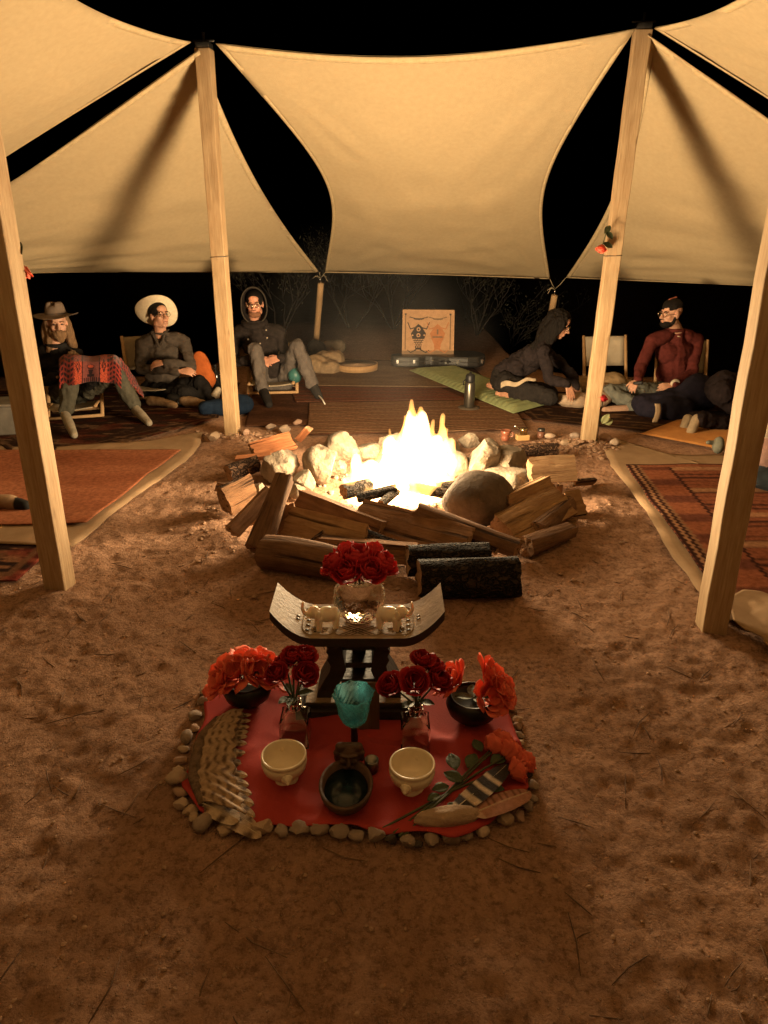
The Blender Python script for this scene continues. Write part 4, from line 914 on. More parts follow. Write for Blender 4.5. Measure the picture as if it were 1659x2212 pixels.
q.cap(hc + Vector((-.014, -.034, -.026)), hc + Vector((.014, -.034, -.026)), .005)
q.blob('carved_face', M_DISH, dish, vox=.003, smooth=1)
q = MB(); q.lathe([(0, 0), (.022, 0), (.024, .05), (.020, .052), (.018, .006), (0, .005)], 24, (db.x + .078, db.y + .115, .009)); o = q.build('metal_cup', mat('dull_metal', (.25, .23, .2), rough=.3, metal=.9), None); tag(o, 'small dull metal cup behind the carved dish', 'cup')

# ------------------------------------------------------------------ feathers
def feather_mesh(name, L, w, barsf, mt, curve=.05, seed=0, quill=.12, n=22, m=6):
    """flat vane either side of a raised shaft, along +Y"""
    q = MB(); rr = random.Random(seed); cols = []
    for sg in (-1, 1):
        vs = []
        for j in range(n + 1):
            b = j / n; wid = w * (.55 + .45 * math.sin(math.pi * b)) * (1 if b < .82 else math.sqrt(max(0, 1 - ((b - .82) / .18) ** 2)) * .97 + .03) * (1 if sg > 0 else .8)
            if b < quill: wid *= b / quill
            for i in range(m + 1):
                a = i / m; vs.append(Vector((sg * a * wid + curve * L * b * b, b * L + a * wid * .12, .0022 * (1 - a) + .003 * math.sin(b * 3.1) + rr.uniform(-.0004, .0004))))
                cols.append(barsf(b, a, sg))
        q.add(vs, [(j * (m + 1) + i, j * (m + 1) + i + 1, (j + 1) * (m + 1) + i + 1, (j + 1) * (m + 1) + i) for j in range(n) for i in range(m)])
    k0 = len(q.v); q.tube([Vector((curve * L * b * b, b * L, .0035)) for b in [-.12, 0, .25, .5, .75, .97]], [.0022, .0022, .0018, .0014, .001, .0005], 6)
    cols += [(.62, .52, .36)] * (len(q.v) - k0)
    me = bpy.data.meshes.new(name); me.from_pydata([tuple(v) for v in q.v], [], q.f); me.materials.append(mt)
    at = me.color_attributes.new('col', 'FLOAT_COLOR', 'POINT'); at.data.foreach_set('color', np.concatenate([np.array(cols, float), np.ones((len(cols), 1))], 1).ravel())
    me.polygons.foreach_set('use_smooth', [True] * len(me.polygons)); return me
M_FEATHER = mat('feather', (1, 1, 1), (.72, .70, .68), rough=.7, scale=60, bump=.3, bscale=160, attr=True, spec=.2)
def bars(k, lightc, darkc, tip=None, th=.45, ph=0):
    def f(b, a, s):
        v = math.sin(b * k * 6.283 + ph + a * .6)
        if tip and b > .72: return tip
        return darkc if v > th else lightc
    return f
wing_px = (419, 1554, 589, 1776)
wb = G(432, 1740, .012); wing = thing('wing_fan', 'brown barred bird wing lying spread on the red cloth', 'wing', (wb.x, wb.y, .01))
tanb, dkb, cream = (.46, .33, .21), (.10, .058, .036), (.55, .42, .28)
def blotch(lightc, darkc, k, ph):
    def f(b, a, s):
        v = math.sin(b * k + .25 * ph + a * .8) + .25 * math.sin(b * k * 2.3 + a * 4 + ph * 2); w = min(1, max(0, (v - .1) * 1.6)) * (.35 + .65 * min(1, a * 2))
        e = .25 if a > .92 else 0; return tuple(l * (1 - w) + d * w + e * .12 for l, d in zip(lightc, darkc))
    return f
fm = [feather_mesh('flight_feather', .19, .026, blotch(tanb, dkb, 24, i * 1.7), M_FEATHER, .10, i) for i in range(4)]
fc = [feather_mesh('covert_feather', .105, .027, blotch(cream, dkb, 13, i * 1.3), M_FEATHER, .08, 10 + i) for i in range(4)]
fs_ = [feather_mesh('scapular_feather', .062, .021, blotch((.40, .28, .17), dkb, 8, i * 1.9), M_FEATHER, .05, 20 + i) for i in range(4)]
def mixw(a, b, w): return np.array(a)[None] * (1 - w)[:, None] + np.array(b)[None] * w[:, None]
def place_f(name, me, p, ang, lift, tilt, roll=0):
    o = new_obj(name, me, wing); o.location = Vector(p) - Vector((wb.x, wb.y, .01)); o.rotation_euler = Euler((tilt, roll, ang), 'XYZ')
arm = [G(442, 1752, .0), G(424, 1690, .0), G(440, 1610, .0), G(475, 1566, .0)]
def arm_at(t):
    k = t * 3; i = min(2, int(k)); return arm[i].lerp(arm[i + 1], k - i)
def fan(name, mes, k, ln0, ln1, z, a0, a1, tilt, back=0.0):
    for i in range(k):
        t = i / (k - 1); p = arm_at(t); o = new_obj(name, mes[i % len(mes)], wing); sc = ln0 + (ln1 - ln0) * t
        o.location = Vector((p.x - wb.x - back, p.y - wb.y, z - .01 + .0007 * i)); o.scale = (sc * 1.05, sc, 1); o.rotation_euler = Euler((math.radians(tilt), math.radians(2), math.radians(a0 + (a1 - a0) * t + 2.5 * math.sin(i * 5.1))), 'XYZ')
fan('flight_feather', fm, 15, 1.18, .60, .016, -114, -72, -.4)
fan('covert_feather', fc, 11, 1.30, .85, .027, -112, -70, -2)
cv, cc2 = [], []; rw = np.random.RandomState(4)
def covert(u, v): p = arm_at(u); a = math.radians(-112 + 46 * u); L_ = (.150 - .060 * u) * v * (1 + .05 * math.sin(u * 70)); return Vector((p.x - math.sin(a) * L_, p.y + math.cos(a) * L_, .038 + .016 * math.sin(v * 2.6) * (1 - .3 * v) + .0025 * math.sin(u * 60 + v * 9)))
q = MB(); q.grid(covert, 90, 40); A_ = np.array([tuple(p) for p in q.v]); U_ = np.tile(np.linspace(0, 1, 91), 41); V_ = np.repeat(np.linspace(0, 1, 41), 91)
w_ = np.clip(.9 * np.sin(V_ * 27 + .8 * np.sin(U_ * 44)) * np.clip(.65 + np.sin(U_ * 88) * .4, 0, 1) + .6 * fbm(A_, 55, 3, 4), 0, 1)
q.build('covert_plumage', M_FEATHER, wing, solid=.004, cols=mixw((.40, .28, .175), (.12, .07, .045), w_))
q = MB(); pts = [arm_at(t / 10) + Vector((-.004, 0, .03)) for t in range(11)]; q.tube(pts, [.012 + .012 * math.sin(t / 10 * 3.1) for t in range(11)], 10, squash=.8)
q.build('wing_arm', mat('wing_down', (.20, .13, .08), (.08, .05, .03), scale=40, bump=.6, bscale=90, rough=.9), wing)
def lone_feather(name, label, a, b, z, w, barsf, curve, seed):
    a, b = G(*a, z), G(*b, z); L = (b - a).length; me = feather_mesh(name, L, w, barsf, M_FEATHER, curve, seed, .16, 34, 7)
    o = new_obj(name, me, None, a); d = b - a; o.rotation_euler = (math.radians(3), 0, math.atan2(d.y, d.x) - math.pi / 2); tag(o, label, 'feather')
lone_feather('barred_feather', 'black and white barred feather among the rose leaves', (968, 1760), (1104, 1664), .042, .040, lambda b, a, s: (.035, .026, .022) if (b > .78 or math.sin(b * 34) > -.35) else (.60, .48, .36), -.05, 31)
lone_feather('brown_feather', 'broad rusty brown feather at the right of the cloth', (1010, 1764), (1142, 1712), .034, .042, lambda b, a, s: (.55, .38, .27) if a < .08 else ((.16, .07, .05) if (math.sin(b * 60) > .7 and s < 0 and b > .3) else ((.40, .20, .14) if b > .2 else (.55, .36, .26))), .04, 32)

# bunch of coral roses lying on the cloth
rb = G(1000, 1740, .02); bunch = thing('rose_bunch', 'bunch of coral roses lying with stems across the cloth', 'roses', (rb.x, rb.y, .01))
hd = [(1062, 1618), (1096, 1632), (1126, 1650), (1080, 1610), (1110, 1668)]
for i, ((x, y), (ex, ey)) in enumerate(zip(hd, [(822, 1792), (862, 1806), (868, 1800), (850, 1800), (872, 1806)])):
    h, e = G(x, y, .05), G(ex, ey, .012); m = G(962 + i * 5, 1716 - i * 3, .022)
    q = MB(); q.tube([e, e.lerp(m, .5) + Vector((0, 0, .002 * i)), m, m.lerp(h, .6) + Vector((0, 0, .006)), h], [.0042, .004, .0038, .0036, .003], 7); q.build('stem', M_STEM, bunch)
    bloom('rose_bloom', bunch, h, (h - m) + Vector((0, 0, .25 * (h - m).length)), .045 + .004 * (i % 2), 130 + i, M_CORAL)
for i, (x, y, ang, L) in enumerate([(985, 1665, 100, .075), (1000, 1690, 150, .07), (1010, 1660, 60, .07), (1040, 1690, 20, .075), (970, 1700, 200, .06), (1060, 1650, 30, .07), (1050, 1700, -20, .06), (950, 1718, 215, .05), (1040, 1625, 110, .06), (990, 1720, -30, .07), (1075, 1605, 95, .05), (968, 1735, -60, .05)]):
    p = G(x, y, .035); a = math.radians(ang); k = MB(); leaf(k, p, (math.cos(a), math.sin(a), .25), (0, -.15, 1), L, L * .33); k.build('leaf', M_LEAF, bunch, solid=.0006)

# ------------------------------------------------------------------ people
def skin_mat(n, c): return mat('skin_' + n, c, tuple(x * .82 for x in c), rough=.55, scale=12, sss=.15, spec=.35)
def cloth_mat(n, c, c2=None, **kw): return mat('fabric_' + n, c, c2 or tuple(x * .7 for x in c), rough=.92, scale=18, bump=.35, bscale=120, spec=.08, **kw)
def basis(f, up=(0, 0, 1)):
    f = Vector(f).normalized(); u = Vector(up); r = f.cross(u).normalized(); u = r.cross(f).normalized(); return r, f, u
def add_head(q, c, f, up, k=1.0):
    r, f, u = basis(f, up); c = Vector(c)
    def L(a, b, d): return c + (r * a + f * b + u * d) * k
    R3 = Matrix((r, f, u)).transposed()
    def E(p, rad): q.ell(L(*p), tuple(x * k for x in rad), R3, 14, 9)
    E((0, -.012, .035), (.074, .094, .086)); E((0, .022, -.03), (.062, .068, .078)); E((0, .056, -.088), (.030, .026, .024)); E((0, .02, -.075), (.052, .055, .035))
    for s in (-1, 1): E((s * .036, .052, -.022), (.026, .028, .026)); E((s * .076, -.008, -.004), (.010, .022, .034)); E((s * .05, .0, -.065), (.018, .04, .03))
    q.cap(L(-.040, .078, .026), L(.040, .078, .026), .011 * k); E((0, .06, .055), (.05, .03, .035))
    q.cap(L(0, .086, .018), L(0, .112, -.026), .008 * k, .013 * k)
    for s in (-1, 1): E((s * .012, .100, -.030), (.009, .010, .008))
    q.cap(L(-.018, .086, -.054), L(.018, .086, -.054), .008 * k); q.cap(L(-.013, .086, -.066), L(.013, .086, -.066), .008 * k)
    return L, R3
def add_hand(q, w, d, n, k=1.0, curl=.5, side=1, spread=.023):
    """palm and five unequal fingers from wrist w along d; n is the back of the hand"""
    w, d, n = Vector(w), Vector(d).normalized(), Vector(n).normalized(); s = d.cross(n).normalized(); n = s.cross(d).normalized()
    for i, (ln, off) in enumerate(((.070, -1.5), (.080, -.5), (.076, .5), (.058, 1.5))):
        kn = w + d * (.088 - .004 * abs(off)) * k + s * (off * spread * .9 * k)
        q.cap(w + d * .012 + s * (off * .010 * k), kn, .013 * k, .0105 * k, 8)
        a = curl * .7; d1 = d * math.cos(a) - n * math.sin(a) + s * (off * .05); m = kn + d1 * (ln * .5 * k)
        a = curl * 1.7; d2 = d * math.cos(a) - n * math.sin(a) + s * (off * .05); e = m + d2 * (ln * .5 * k)
        q.cap(kn, m, .0095 * k, .0085 * k, 8); q.cap(m, e, .0085 * k, .007 * k, 8)
    t0 = w + d * .025 * k + s * (-side * .022 * k); t1 = w + d * .062 * k + s * (-side * .052 * k) - n * .014 * k; t2 = t1 + (d * .8 - s * side * .2 - n * .3).normalized() * (.038 * k)
    q.cap(t0, t1, .0145 * k, .0115 * k, 8); q.cap(t1, t2, .0115 * k, .0085 * k, 8)
def person(label, J, mats, face, up=(0, 0, 1), k=1.05, hands=None, top_disp=.013, leg_disp=.013, foot='sock', body_r=1.0, cut=None):
    """J: joints in world space. one continuous body, clothing as children"""
    base = J['pelvis'].copy(); base.z = min(J['ankL'].z, J['ankR'].z, J['toeL'].z, J['toeR'].z) - .03
    q = MB(); B = body_r
    L, R3 = add_head(q, J['head'], face, up, k)
    q.cap(L(0, -.02, -.06), J['neck'], .052 * k, .058 * k)
    ch = (J['shL'] + J['shR']) / 2; ch = ch.lerp(J['pelvis'], .22); be = ch.lerp(J['pelvis'], .55)
    side = (J['shR'] - J['shL']).normalized()
    def torso(q, g):
        hp = (J['hipR'] - J['hipL']).normalized()
        q.cap(ch - side * .085, ch + side * .085, .105 * B + g); q.cap(be - side * .06, be + side * .06, .108 * B + g); q.cap(ch, be, .12 * B + g, .12 * B + g); q.cap(be, J['pelvis'], .118 * B + g, .115 * B + g)
        q.cap(J['neck'] + (ch - J['neck']) * .25, ch, .07 + g * .6, .11 + g)
        for s in 'LR': q.cap((J['neck'] * .6 + J['sh' + s] * .4), J['sh' + s], .055 + g, .058 + g)
    def arms(q, g, to=1.0):
        for s in 'LR':
            q.cap(J['sh' + s], J['el' + s], .050 + g, .040 + g); q.cap(J['el' + s], J['el' + s].lerp(J['wr' + s], to), .040 + g, .028 + g)
    def legs(q, g, to=1.0, flare=0.0):
        q.cap(J['hipL'], J['hipR'], .098 + g)
        for s in 'LR':
            q.cap(J['hip' + s], J['kn' + s], .082 + g, .056 + g); c = J['kn' + s].lerp(J['ank' + s], .35)
            q.cap(J['kn' + s], c, .056 + g, .054 + g); q.cap(c, J['kn' + s].lerp(J['ank' + s], to), .054 + g, .036 + g + flare)
    def feet(q, g, which='LR'):
        for s in which:
            a, t = J['ank' + s], J['toe' + s]; d = (t - a); dn = Vector((0, 0, -1)); hl = a - d * .16 + dn * .02
            q.cap(a, hl, .036 + g, .034 + g); q.cap(hl, a.lerp(t, .55), .033 + g, .036 + g); q.cap(a, a.lerp(t, .6), .036 + g, .034 + g); q.cap(a.lerp(t, .5), t, .037 + g, .026 + g)
    torso(q, -.024); arms(q, -.008); legs(q, -.014); feet(q, -.004)
    for s in 'LR':
        h = (hands or {}).get(s)
        if h: add_hand(q, J['wr' + s], h[0], h[1], 1.0, h[2], h[3])
    body = q.blob('person', mats['skin'], None, vox=.0065, smooth=2, loc=(base.x, base.y, base.z)); tag(body, label, 'person')
    for e in (-1, 1):
        z = MB(); z.ell(L(e * .031, .079, .004), (.0125 * k, .007 * k, .0055 * k), R3, 10, 6); z.build('eye', M_EYE, body)
        z = MB(); z.tube([L(e * .014, .090, .024), L(e * .032, .092, .030), L(e * .048, .082, .024)], .0045 * k, 6); z.build('eyebrow', mats.get('brow', M_HAIRD), body)
    z = MB(); z.tube([L(-.022, .090, -.060), L(0, .0955, -.0595), L(.022, .090, -.060)], .003, 6); z.build('mouth', M_LIP, body)
    if 'top' in mats:
        q = MB(); torso(q, .012); arms(q, .013, .94)
        q.tube([L(0, -.02, -.085) * .25 + J['neck'] * .75 + (side * math.cos(t) * .078 + (side.cross(Vector((0, 0, 1)))) * math.sin(t) * .072) for t in np.linspace(0, 6.283, 17)[:-1]], .017, 8, closed=True)
        q.blob('jacket', mats['top'], body, vox=.0085, smooth=4, disp=top_disp, dscale=10, seed=len(label), aniso=(1, 1, 1.5))
    if 'legs' in mats:
        q = MB(); legs(q, .014, .93, .012); q.cap(J['hipL'].lerp(J['hipR'], .5), J['pelvis'], .118, .12)
        q.blob('trousers', mats['legs'], body, vox=.0085, smooth=4, disp=leg_disp, dscale=10, seed=len(label) + 4, aniso=(1.4, 1.4, 1))
    for s in 'LR':
        q = MB(); feet(q, .006 if foot == 'sock' else .013, s)
        if foot == 'sock': q.cap(J['ank' + s], J['ank' + s].lerp(J['kn' + s], .3), .041, .046)
        q.blob('sock' if foot == 'sock' else 'shoe', mats['foot'], body, vox=.009, smooth=3)
    return body, L, R3
M_EYE = mat('eye', (.03, .02, .015), (.02, .015, .01), rough=.15, spec=.5)
M_LIP = mat('lips', (.30, .11, .08), rough=.5)
M_HAIRD = mat('dark_hair', (.012, .009, .007), (.007, .005, .004), rough=.6, spec=.12, scale=40, stretch=(4, 4, .3), bump=.6, bscale=60)
M_HAIRB = mat('blond_brown_hair', (.22, .125, .06), (.12, .065, .03), rough=.6, scale=40, stretch=(4, 4, .4), bump=.6, bscale=60)
M_FRAME = mat('spectacle_wire', (.45, .35, .25), rough=.2, metal=1.0)
def spectacles(body, L, R3, k=1.0, wire=.0022):
    g = new_obj('spectacles', None, body)
    q = MB()
    for s in (-1, 1):
        q.tube([L(s * .034 + .024 * math.cos(t), .104 - .006 * abs(math.cos(t) * s > .5), .002 + .021 * math.sin(t)) for t in np.linspace(0, 6.283, 19)[:-1]], wire, 6, closed=True)
        q.tube([L(s * .058, .102, .006), L(s * .074, .06, .006), L(s * .080, -.01, .004)], wire, 5)
    q.tube([L(-.010, .104, .004), L(0, .108, .008), L(.010, .104, .004)], wire, 5)
    o = q.build('spectacles', M_FRAME, body); bpy.data.objects.remove(g)
    z = MB()
    for s in (-1, 1): z.grid(lambda a, b: L(s * .034 + .023 * (2 * a - 1) * math.sqrt(max(0, 1 - (2 * b - 1) ** 2)), .105, .002 + .02 * (2 * b - 1)), 8, 8)
    return o
def hood_shell(q, L, grow=1.0): pass

# man in a grey felt hat, blanket over his knees
S1 = skin_mat('fair', (.50, .27, .18))
J = dict(head=P(124, 699, 6.5), neck=P(118, 752, 6.52), shL=P(76, 772, 6.5), shR=P(166, 770, 6.55), elL=P(66, 832, 6.4), elR=P(190, 832, 6.4), wrL=P(122, 815, 6.2), wrR=P(205, 812, 6.25),
         pelvis=P(140, 852, 6.65), hipL=P(118, 855, 6.6), hipR=P(162, 855, 6.65), knL=P(156, 815, 6.15), knR=P(252, 808, 6.3), ankL=P(140, 893, 6.02), ankR=P(290, 880, 6.32), toeL=G(160, 940, .03), toeR=G(322, 914, .03))
bodyA, L, R3 = person('bearded person in a grey felt hat with a patterned blanket over the knees', J, dict(skin=S1, top=cloth_mat('black', (.018, .016, .015)), legs=cloth_mat('olive_grey', (.085, .078, .058)), foot=cloth_mat('grey_sock', (.34, .29, .22)), brow=M_HAIRB), (.45, -.88, -.04))
q = MB()
for s in (-1, 1):
    q.tube([L(s * .066, -.03, .06), L(s * .074, -.03, -.02), L(s * .072, -.035, -.10), L(s * .085, -.02, -.17), L(s * .11, .01, -.24)], [.03, .032, .036, .038, .016], 8)
    q.tube([L(s * .06, -.06, .04), L(s * .08, -.07, -.08), L(s * .10, -.06, -.22)], [.04, .05, .035], 8)
hr = [J['shR'] + Vector((-.02, -.09, .03)), J['shR'] + Vector((.06, -.12, -.01)), J['shR'] + Vector((.13, -.15, -.06)), J['shR'] + Vector((.17, -.17, -.10))]
q.tube(hr, [.05, .045, .03, .01], 8); q.tube([p + Vector((-.03, .02, -.03)) for p in hr], [.05, .04, .03, .01], 8)
q.blob('hair', M_HAIRB, bodyA, vox=.007, smooth=1, disp=.011, dscale=26, seed=3, aniso=(1.5, 1.5, .15))
q = MB(); q.ell(L(0, .045, -.082), (0.0655, 0.0588, 0.0565), R3); q.ell(L(0, .065, -.115), (.035, .03, .035), R3)
for s in (-1, 1): q.cap(L(s * .062, .0, -.02), L(s * .055, .03, -.075), .014, .022)
q.cap(L(-.022, .096, -.045), L(.022, .096, -.045), .007)
q.blob('beard', M_HAIRB, bodyA, vox=.006, smooth=2, disp=.004, dscale=26, seed=5)
M_FELT = cloth_mat('grey_felt', (.17, .125, .095), (.12, .09, .07))
def felt_hat(name, label, c, axis, brim, crown, hgt, mt, band, curl=.02, side_up=0.0, tall=1.0):
    s, t, a = frame_of(axis, (0, 1, .2)); c = Vector(c); o = thing(name, label, 'hat', c - a * .0)
    q = MB(); n = 56; rings = []
    prof = [(crown * .98, -.004), (crown * 1.02, .004), (brim * .72, .0), (brim * .93, .0), (brim, .004), (brim * .93, .006), (brim * .72, .006), (crown * 1.06, .011), (crown * 1.0, hgt * .5), (crown * .86, hgt * .88), (crown * .62, hgt * .99), (crown * .3, hgt * .93), (.001, hgt * .90)]
    vs, fs = [], []
    for r, z in prof:
        for j in range(n):
            th = 2 * math.pi * j / n; w = max(0, (r - crown * 1.1) / (brim - crown * 1.1)) if r > crown * 1.1 else 0
            up = curl * w * w * math.cos(2 * th) + side_up * w * w * (abs(math.cos(th)) ** 1.5) + .005 * w * math.sin(3 * th + 1)
            pin = 1 - (.16 * max(0, math.sin(th)) ** 6 if z > hgt * .6 else 0); dz = (-.028 * (abs(math.cos(th)) < .45) if z > hgt * .85 else 0)
            vs.append(c + s * (r * .92 * math.cos(th) * pin * (1 - .25 * side_up * 8 * w * 0)) + t * (r * 1.06 * math.sin(th)) + a * (z + up + dz))
    k = len(prof)
    for i in range(k - 1):
        for j in range(n): fs.append((i * n + j, i * n + (j + 1) % n, (i + 1) * n + (j + 1) % n, (i + 1) * n + j))
    q.add(vs, fs); q.build('hat_body', mt, o, sub=1)
    h = MB(); h.tube([c + s * (crown * .95 * math.cos(x)) + t * (crown * 1.09 * math.sin(x)) + a * (hgt * .2) for x in np.linspace(0, 6.283, 33)[:-1]], .010, 8, closed=True, squash=.4); h.build('hat_band', band, o)
    return o
felt_hat('felt_hat', 'grey felt hat worn by the bearded person', L(0, -.012, .062), L(0, -.012, 1) - L(0, 0.05, 0), .205, .088, .125, M_FELT, cloth_mat('hat_band', (.03, .022, .02)), .018)

# blanket over the knees
def blanket_col(u, v):
    red, dk, mau, org = (.27, .035, .024), (.025, .010, .013), (.18, .055, .048), (.38, .066, .034)
    if .36 < u < .66:
        cx, cyv = (u - .51) / .06, (v - .60) / .16
        if abs(cx) < 1 and -1 < cyv < 1.6:
            rim = (cx / .95) ** 2 + ((cyv + .55) / .35) ** 2
            if .72 < rim < 1.25: return dk
            if rim <= .72: return org
            if cyv > -.55 and abs(cx) < .9 - .3 * (cyv + .6) and not (-.1 < cyv < .05): return dk
            if 1.0 < cyv < 1.5: return dk
        if .375 > u or u > .645: return dk
        if v > .86 and math.sin(u * 190) > 0: return dk
        return mau
    if .24 < u < .36 or .66 < u < .78:
        c = .30 if u < .5 else .72; d = abs(u - c) / .04 + abs(v - .5) / .20
        if d < 1: return dk if (d > .75 or (math.sin(u * 260) * math.sin(v * 52) < .0)) else org
        if math.sin(u * 300 + 3 * math.sin(v * 40)) > .86: return dk
        return org
    return dk if (math.sin(v * 46 + 2 * math.sin(u * 30)) > -.25 and math.sin(u * 120 + v * 3) > -.7) else red
q = MB(); NU, NV = 110, 60; cols = []
def bl(u, v):
    x = 128 + 134 * u; 
    if v < .38: w = v / .38; y, Y = 767 + 14 * w - 6 * math.sin(w * 3.14), 6.48 - .36 * w
    else: w = (v - .38) / .62; y, Y = 781 + 50 * w - 8 * u * w, 6.12 - .05 * math.sin(w * 2)
    Y += .10 * (u - .2) + .02 * math.sin(u * 17) * v - .03 * math.exp(-((u - .2) / .12) ** 2) - .03 * math.exp(-((u - .9) / .12) ** 2)
    y += 16 * max(0, u - .86) / .14 * max(0, u - .86) / .14 + 10 * (max(0, .10 - u) / .10) ** 2 + 5 * math.exp(-((u - .52) / .16) ** 2) * (1 - v)
    return P(x, y + 3 * math.sin(u * 9) * v, Y)
q.grid(bl, NU, NV); cols += [blanket_col((i / NU), (j / NV)) for j in range(NV + 1) for i in range(NU + 1)]
def bt(u, v):
    a = P(258, 772 + 45 * v, 6.42 - .22 * v + .1); b = P(310, 852 + 8 * v, 6.62 - .1 * v); p = a.lerp(b, u); p.z += .03 * math.sin(u * 3.1) + .008 * math.sin(u * 22 + v * 6); return p
q.grid(bt, 44, 30); cols += [blanket_col(.02 + .2 * (j / 30), i / 44 * 1.4) for j in range(31) for i in range(45)]
o = q.build('lap_blanket', mat('blanket_weave', (1, 1, 1), (.7, .68, .66), rough=.95, scale=50, bump=.3, bscale=200, attr=True, sheen=.15, spec=.1), None, solid=.008, cols=cols); tag(o, 'red patterned blanket with a cup motif over the knees', 'blanket')

# person in a pale cowboy hat, arms folded
S2 = skin_mat('light', (.52, .27, .175))
J = dict(head=P(344, 682, 7.05), neck=P(347, 724, 7.12), shL=P(308, 742, 7.12), shR=P(396, 740, 7.15), elL=P(304, 796, 7.0), elR=P(414, 792, 6.98), wrL=P(388, 802, 6.82), wrR=P(354, 784, 6.84),
         pelvis=P(345, 838, 7.25), hipL=P(325, 842, 7.2), hipR=P(370, 842, 7.22), knL=P(398, 848, 6.85), knR=P(430, 826, 7.0), ankL=P(452, 872, 6.92), ankR=P(462, 862, 6.86), toeL=P(470, 884, 6.78), toeR=P(471, 842, 6.84))
bodyB, L, R3 = person('person in a pale cowboy hat sitting with folded arms', J, dict(skin=S2, top=cloth_mat('charcoal_brown', (.075, .058, .046), (.05, .04, .032)), legs=cloth_mat('black_trousers', (.016, .014, .013)), foot=cloth_mat('cream_sock', (.50, .41, .30))), (.72, -.66, .16), hands={'L': ((1, -.1, 0), (0, -.6, .8), .5, 1), 'R': ((-1, -.1, -.1), (0, -.6, .8), .6, -1)})
q = MB(); q.ell(L(0, -.02, .045), (0.0893, 0.1107, 0.0949), R3); q.blob('hair', M_HAIRD, bodyB, vox=.009, smooth=1)
spectacles(bodyB, L, R3)
q = MB()
for s in (-1, 1): q.tube([J['neck'] + Vector((s * .075, .03, .05)), J['neck'] + Vector((s * .06, -.06, .04)), J['neck'] + Vector((s * .012 + .02, -.12, -.09))], [.016, .022, .012], 8, squash=.5)
q.blob('collar', cloth_mat('charcoal_brown', (.105, .082, .064)), bodyB, vox=.007, smooth=2)
felt_hat('cowboy_hat', 'pale straw cowboy hat tipped back on the folded arms sitter', J['head'] + Vector((-.03, .03, .02)), Vector((-.30, .78, .55)), .205, .088, .12, mat('straw', (.66, .56, .40), (.56, .46, .31), rough=.85, scale=40, bump=.4, bscale=150), mat('straw_band', (.5, .4, .28), rough=.8), 0.0, .045)

# hooded man, knees drawn up, hands clasped
J = dict(head=P(550, 657, 7.28), neck=P(549, 700, 7.36), shL=P(511, 724, 7.42), shR=P(604, 720, 7.42), elL=P(500, 782, 7.36), elR=P(622, 778, 7.34), wrL=P(556, 778, 7.16), wrR=P(606, 774, 7.16),
         pelvis=P(590, 826, 7.5), hipL=P(568, 826, 7.46), hipR=P(612, 826, 7.48), knL=P(553, 756, 7.08), knR=P(642, 746, 7.14), ankL=P(568, 842, 6.98), ankR=P(676, 832, 7.1), toeL=G(581, 874, .035), toeR=G(690, 858, .035))
bodyC, L, R3 = person('person in a dark hood with grey trousers and clasped hands', J, dict(skin=skin_mat('ruddy', (.50, .235, .15)), top=cloth_mat('dark_brown', (.028, .021, .019), (.018, .014, .012)), legs=cloth_mat('grey_trousers', (.12, .10, .088)), foot=cloth_mat('dark_shoe', (.025, .022, .02)), brow=M_HAIRB), (.06, -1, -.04), hands={'L': ((.9, -.35, -.1), (-.1, -.8, .6), .5, 1), 'R': ((-.9, -.35, -.12), (.1, -.8, .6), .5, -1)}, foot='shoe')
q = MB(); nn = 22
def hoodp(u, v):                                             # u round the face opening, v from rim to back of the head
    th = math.radians(-155 + 310 * u); w = v * 1.5; x, z = math.sin(th), math.cos(th); k = math.cos(w)
    return L(x * (.112 * k + .004) * (1 if z > 0 else 1 + .25 * (-z)), .062 - .19 * math.sin(w) + (.01 if z > 0 else .02 * -z), .018 + z * (.145 if z > 0 else .185) * k - .05 * v * (z < 0))
q.grid(hoodp, 34, 14); q.build('hood', MATS['fabric_dark_brown'], bodyC, solid=.014)
q = MB(); q.tube([J['neck'] + Vector((.10 * math.cos(t), .085 * math.sin(t), .012 + .02 * math.sin(t))) for t in np.linspace(0, 6.283, 21)[:-1]], .036, 8, closed=True); q.blob('cowl', MATS['fabric_dark_brown'], bodyC, vox=.009, smooth=3, disp=.006, dscale=12)
q = MB(); q.tube([hoodp(i / 28, 0) for i in range(29)], .007, 7); q.build('hood_hem', cloth_mat('hood_hem', (.05, .042, .032)), bodyC)
q = MB(); q.ell(L(0, -.015, .045), (0.0881, 0.1085, 0.0949), R3); q.blob('hair', M_HAIRD, bodyC, vox=.009, smooth=1)
q = MB(); q.ell(L(0, .05, -.082), (0.0633, 0.0520, 0.0407), R3); q.cap(L(-.022, .094, -.044), L(.022, .094, -.044), .005); q.blob('beard', mat('short_beard', (.20, .085, .045), (.13, .06, .03), scale=40, rough=.8), bodyC, vox=.006, smooth=2)
spectacles(bodyC, L, R3, wire=.0026)
for x, y, Y in ((575, 713, 7.24), (577, 730, 7.22), (536, 733, 7.24), (562, 742, 7.2)):
    c = P(x, y, Y); z = MB(); z.lathe([(0, 0), (.008, 0), (.008, .004), (0, .005)], 12, c, axis=(0, -1, .2)); z.build('button', mat('horn_button', (.42, .34, .26), rough=.4), bodyC)

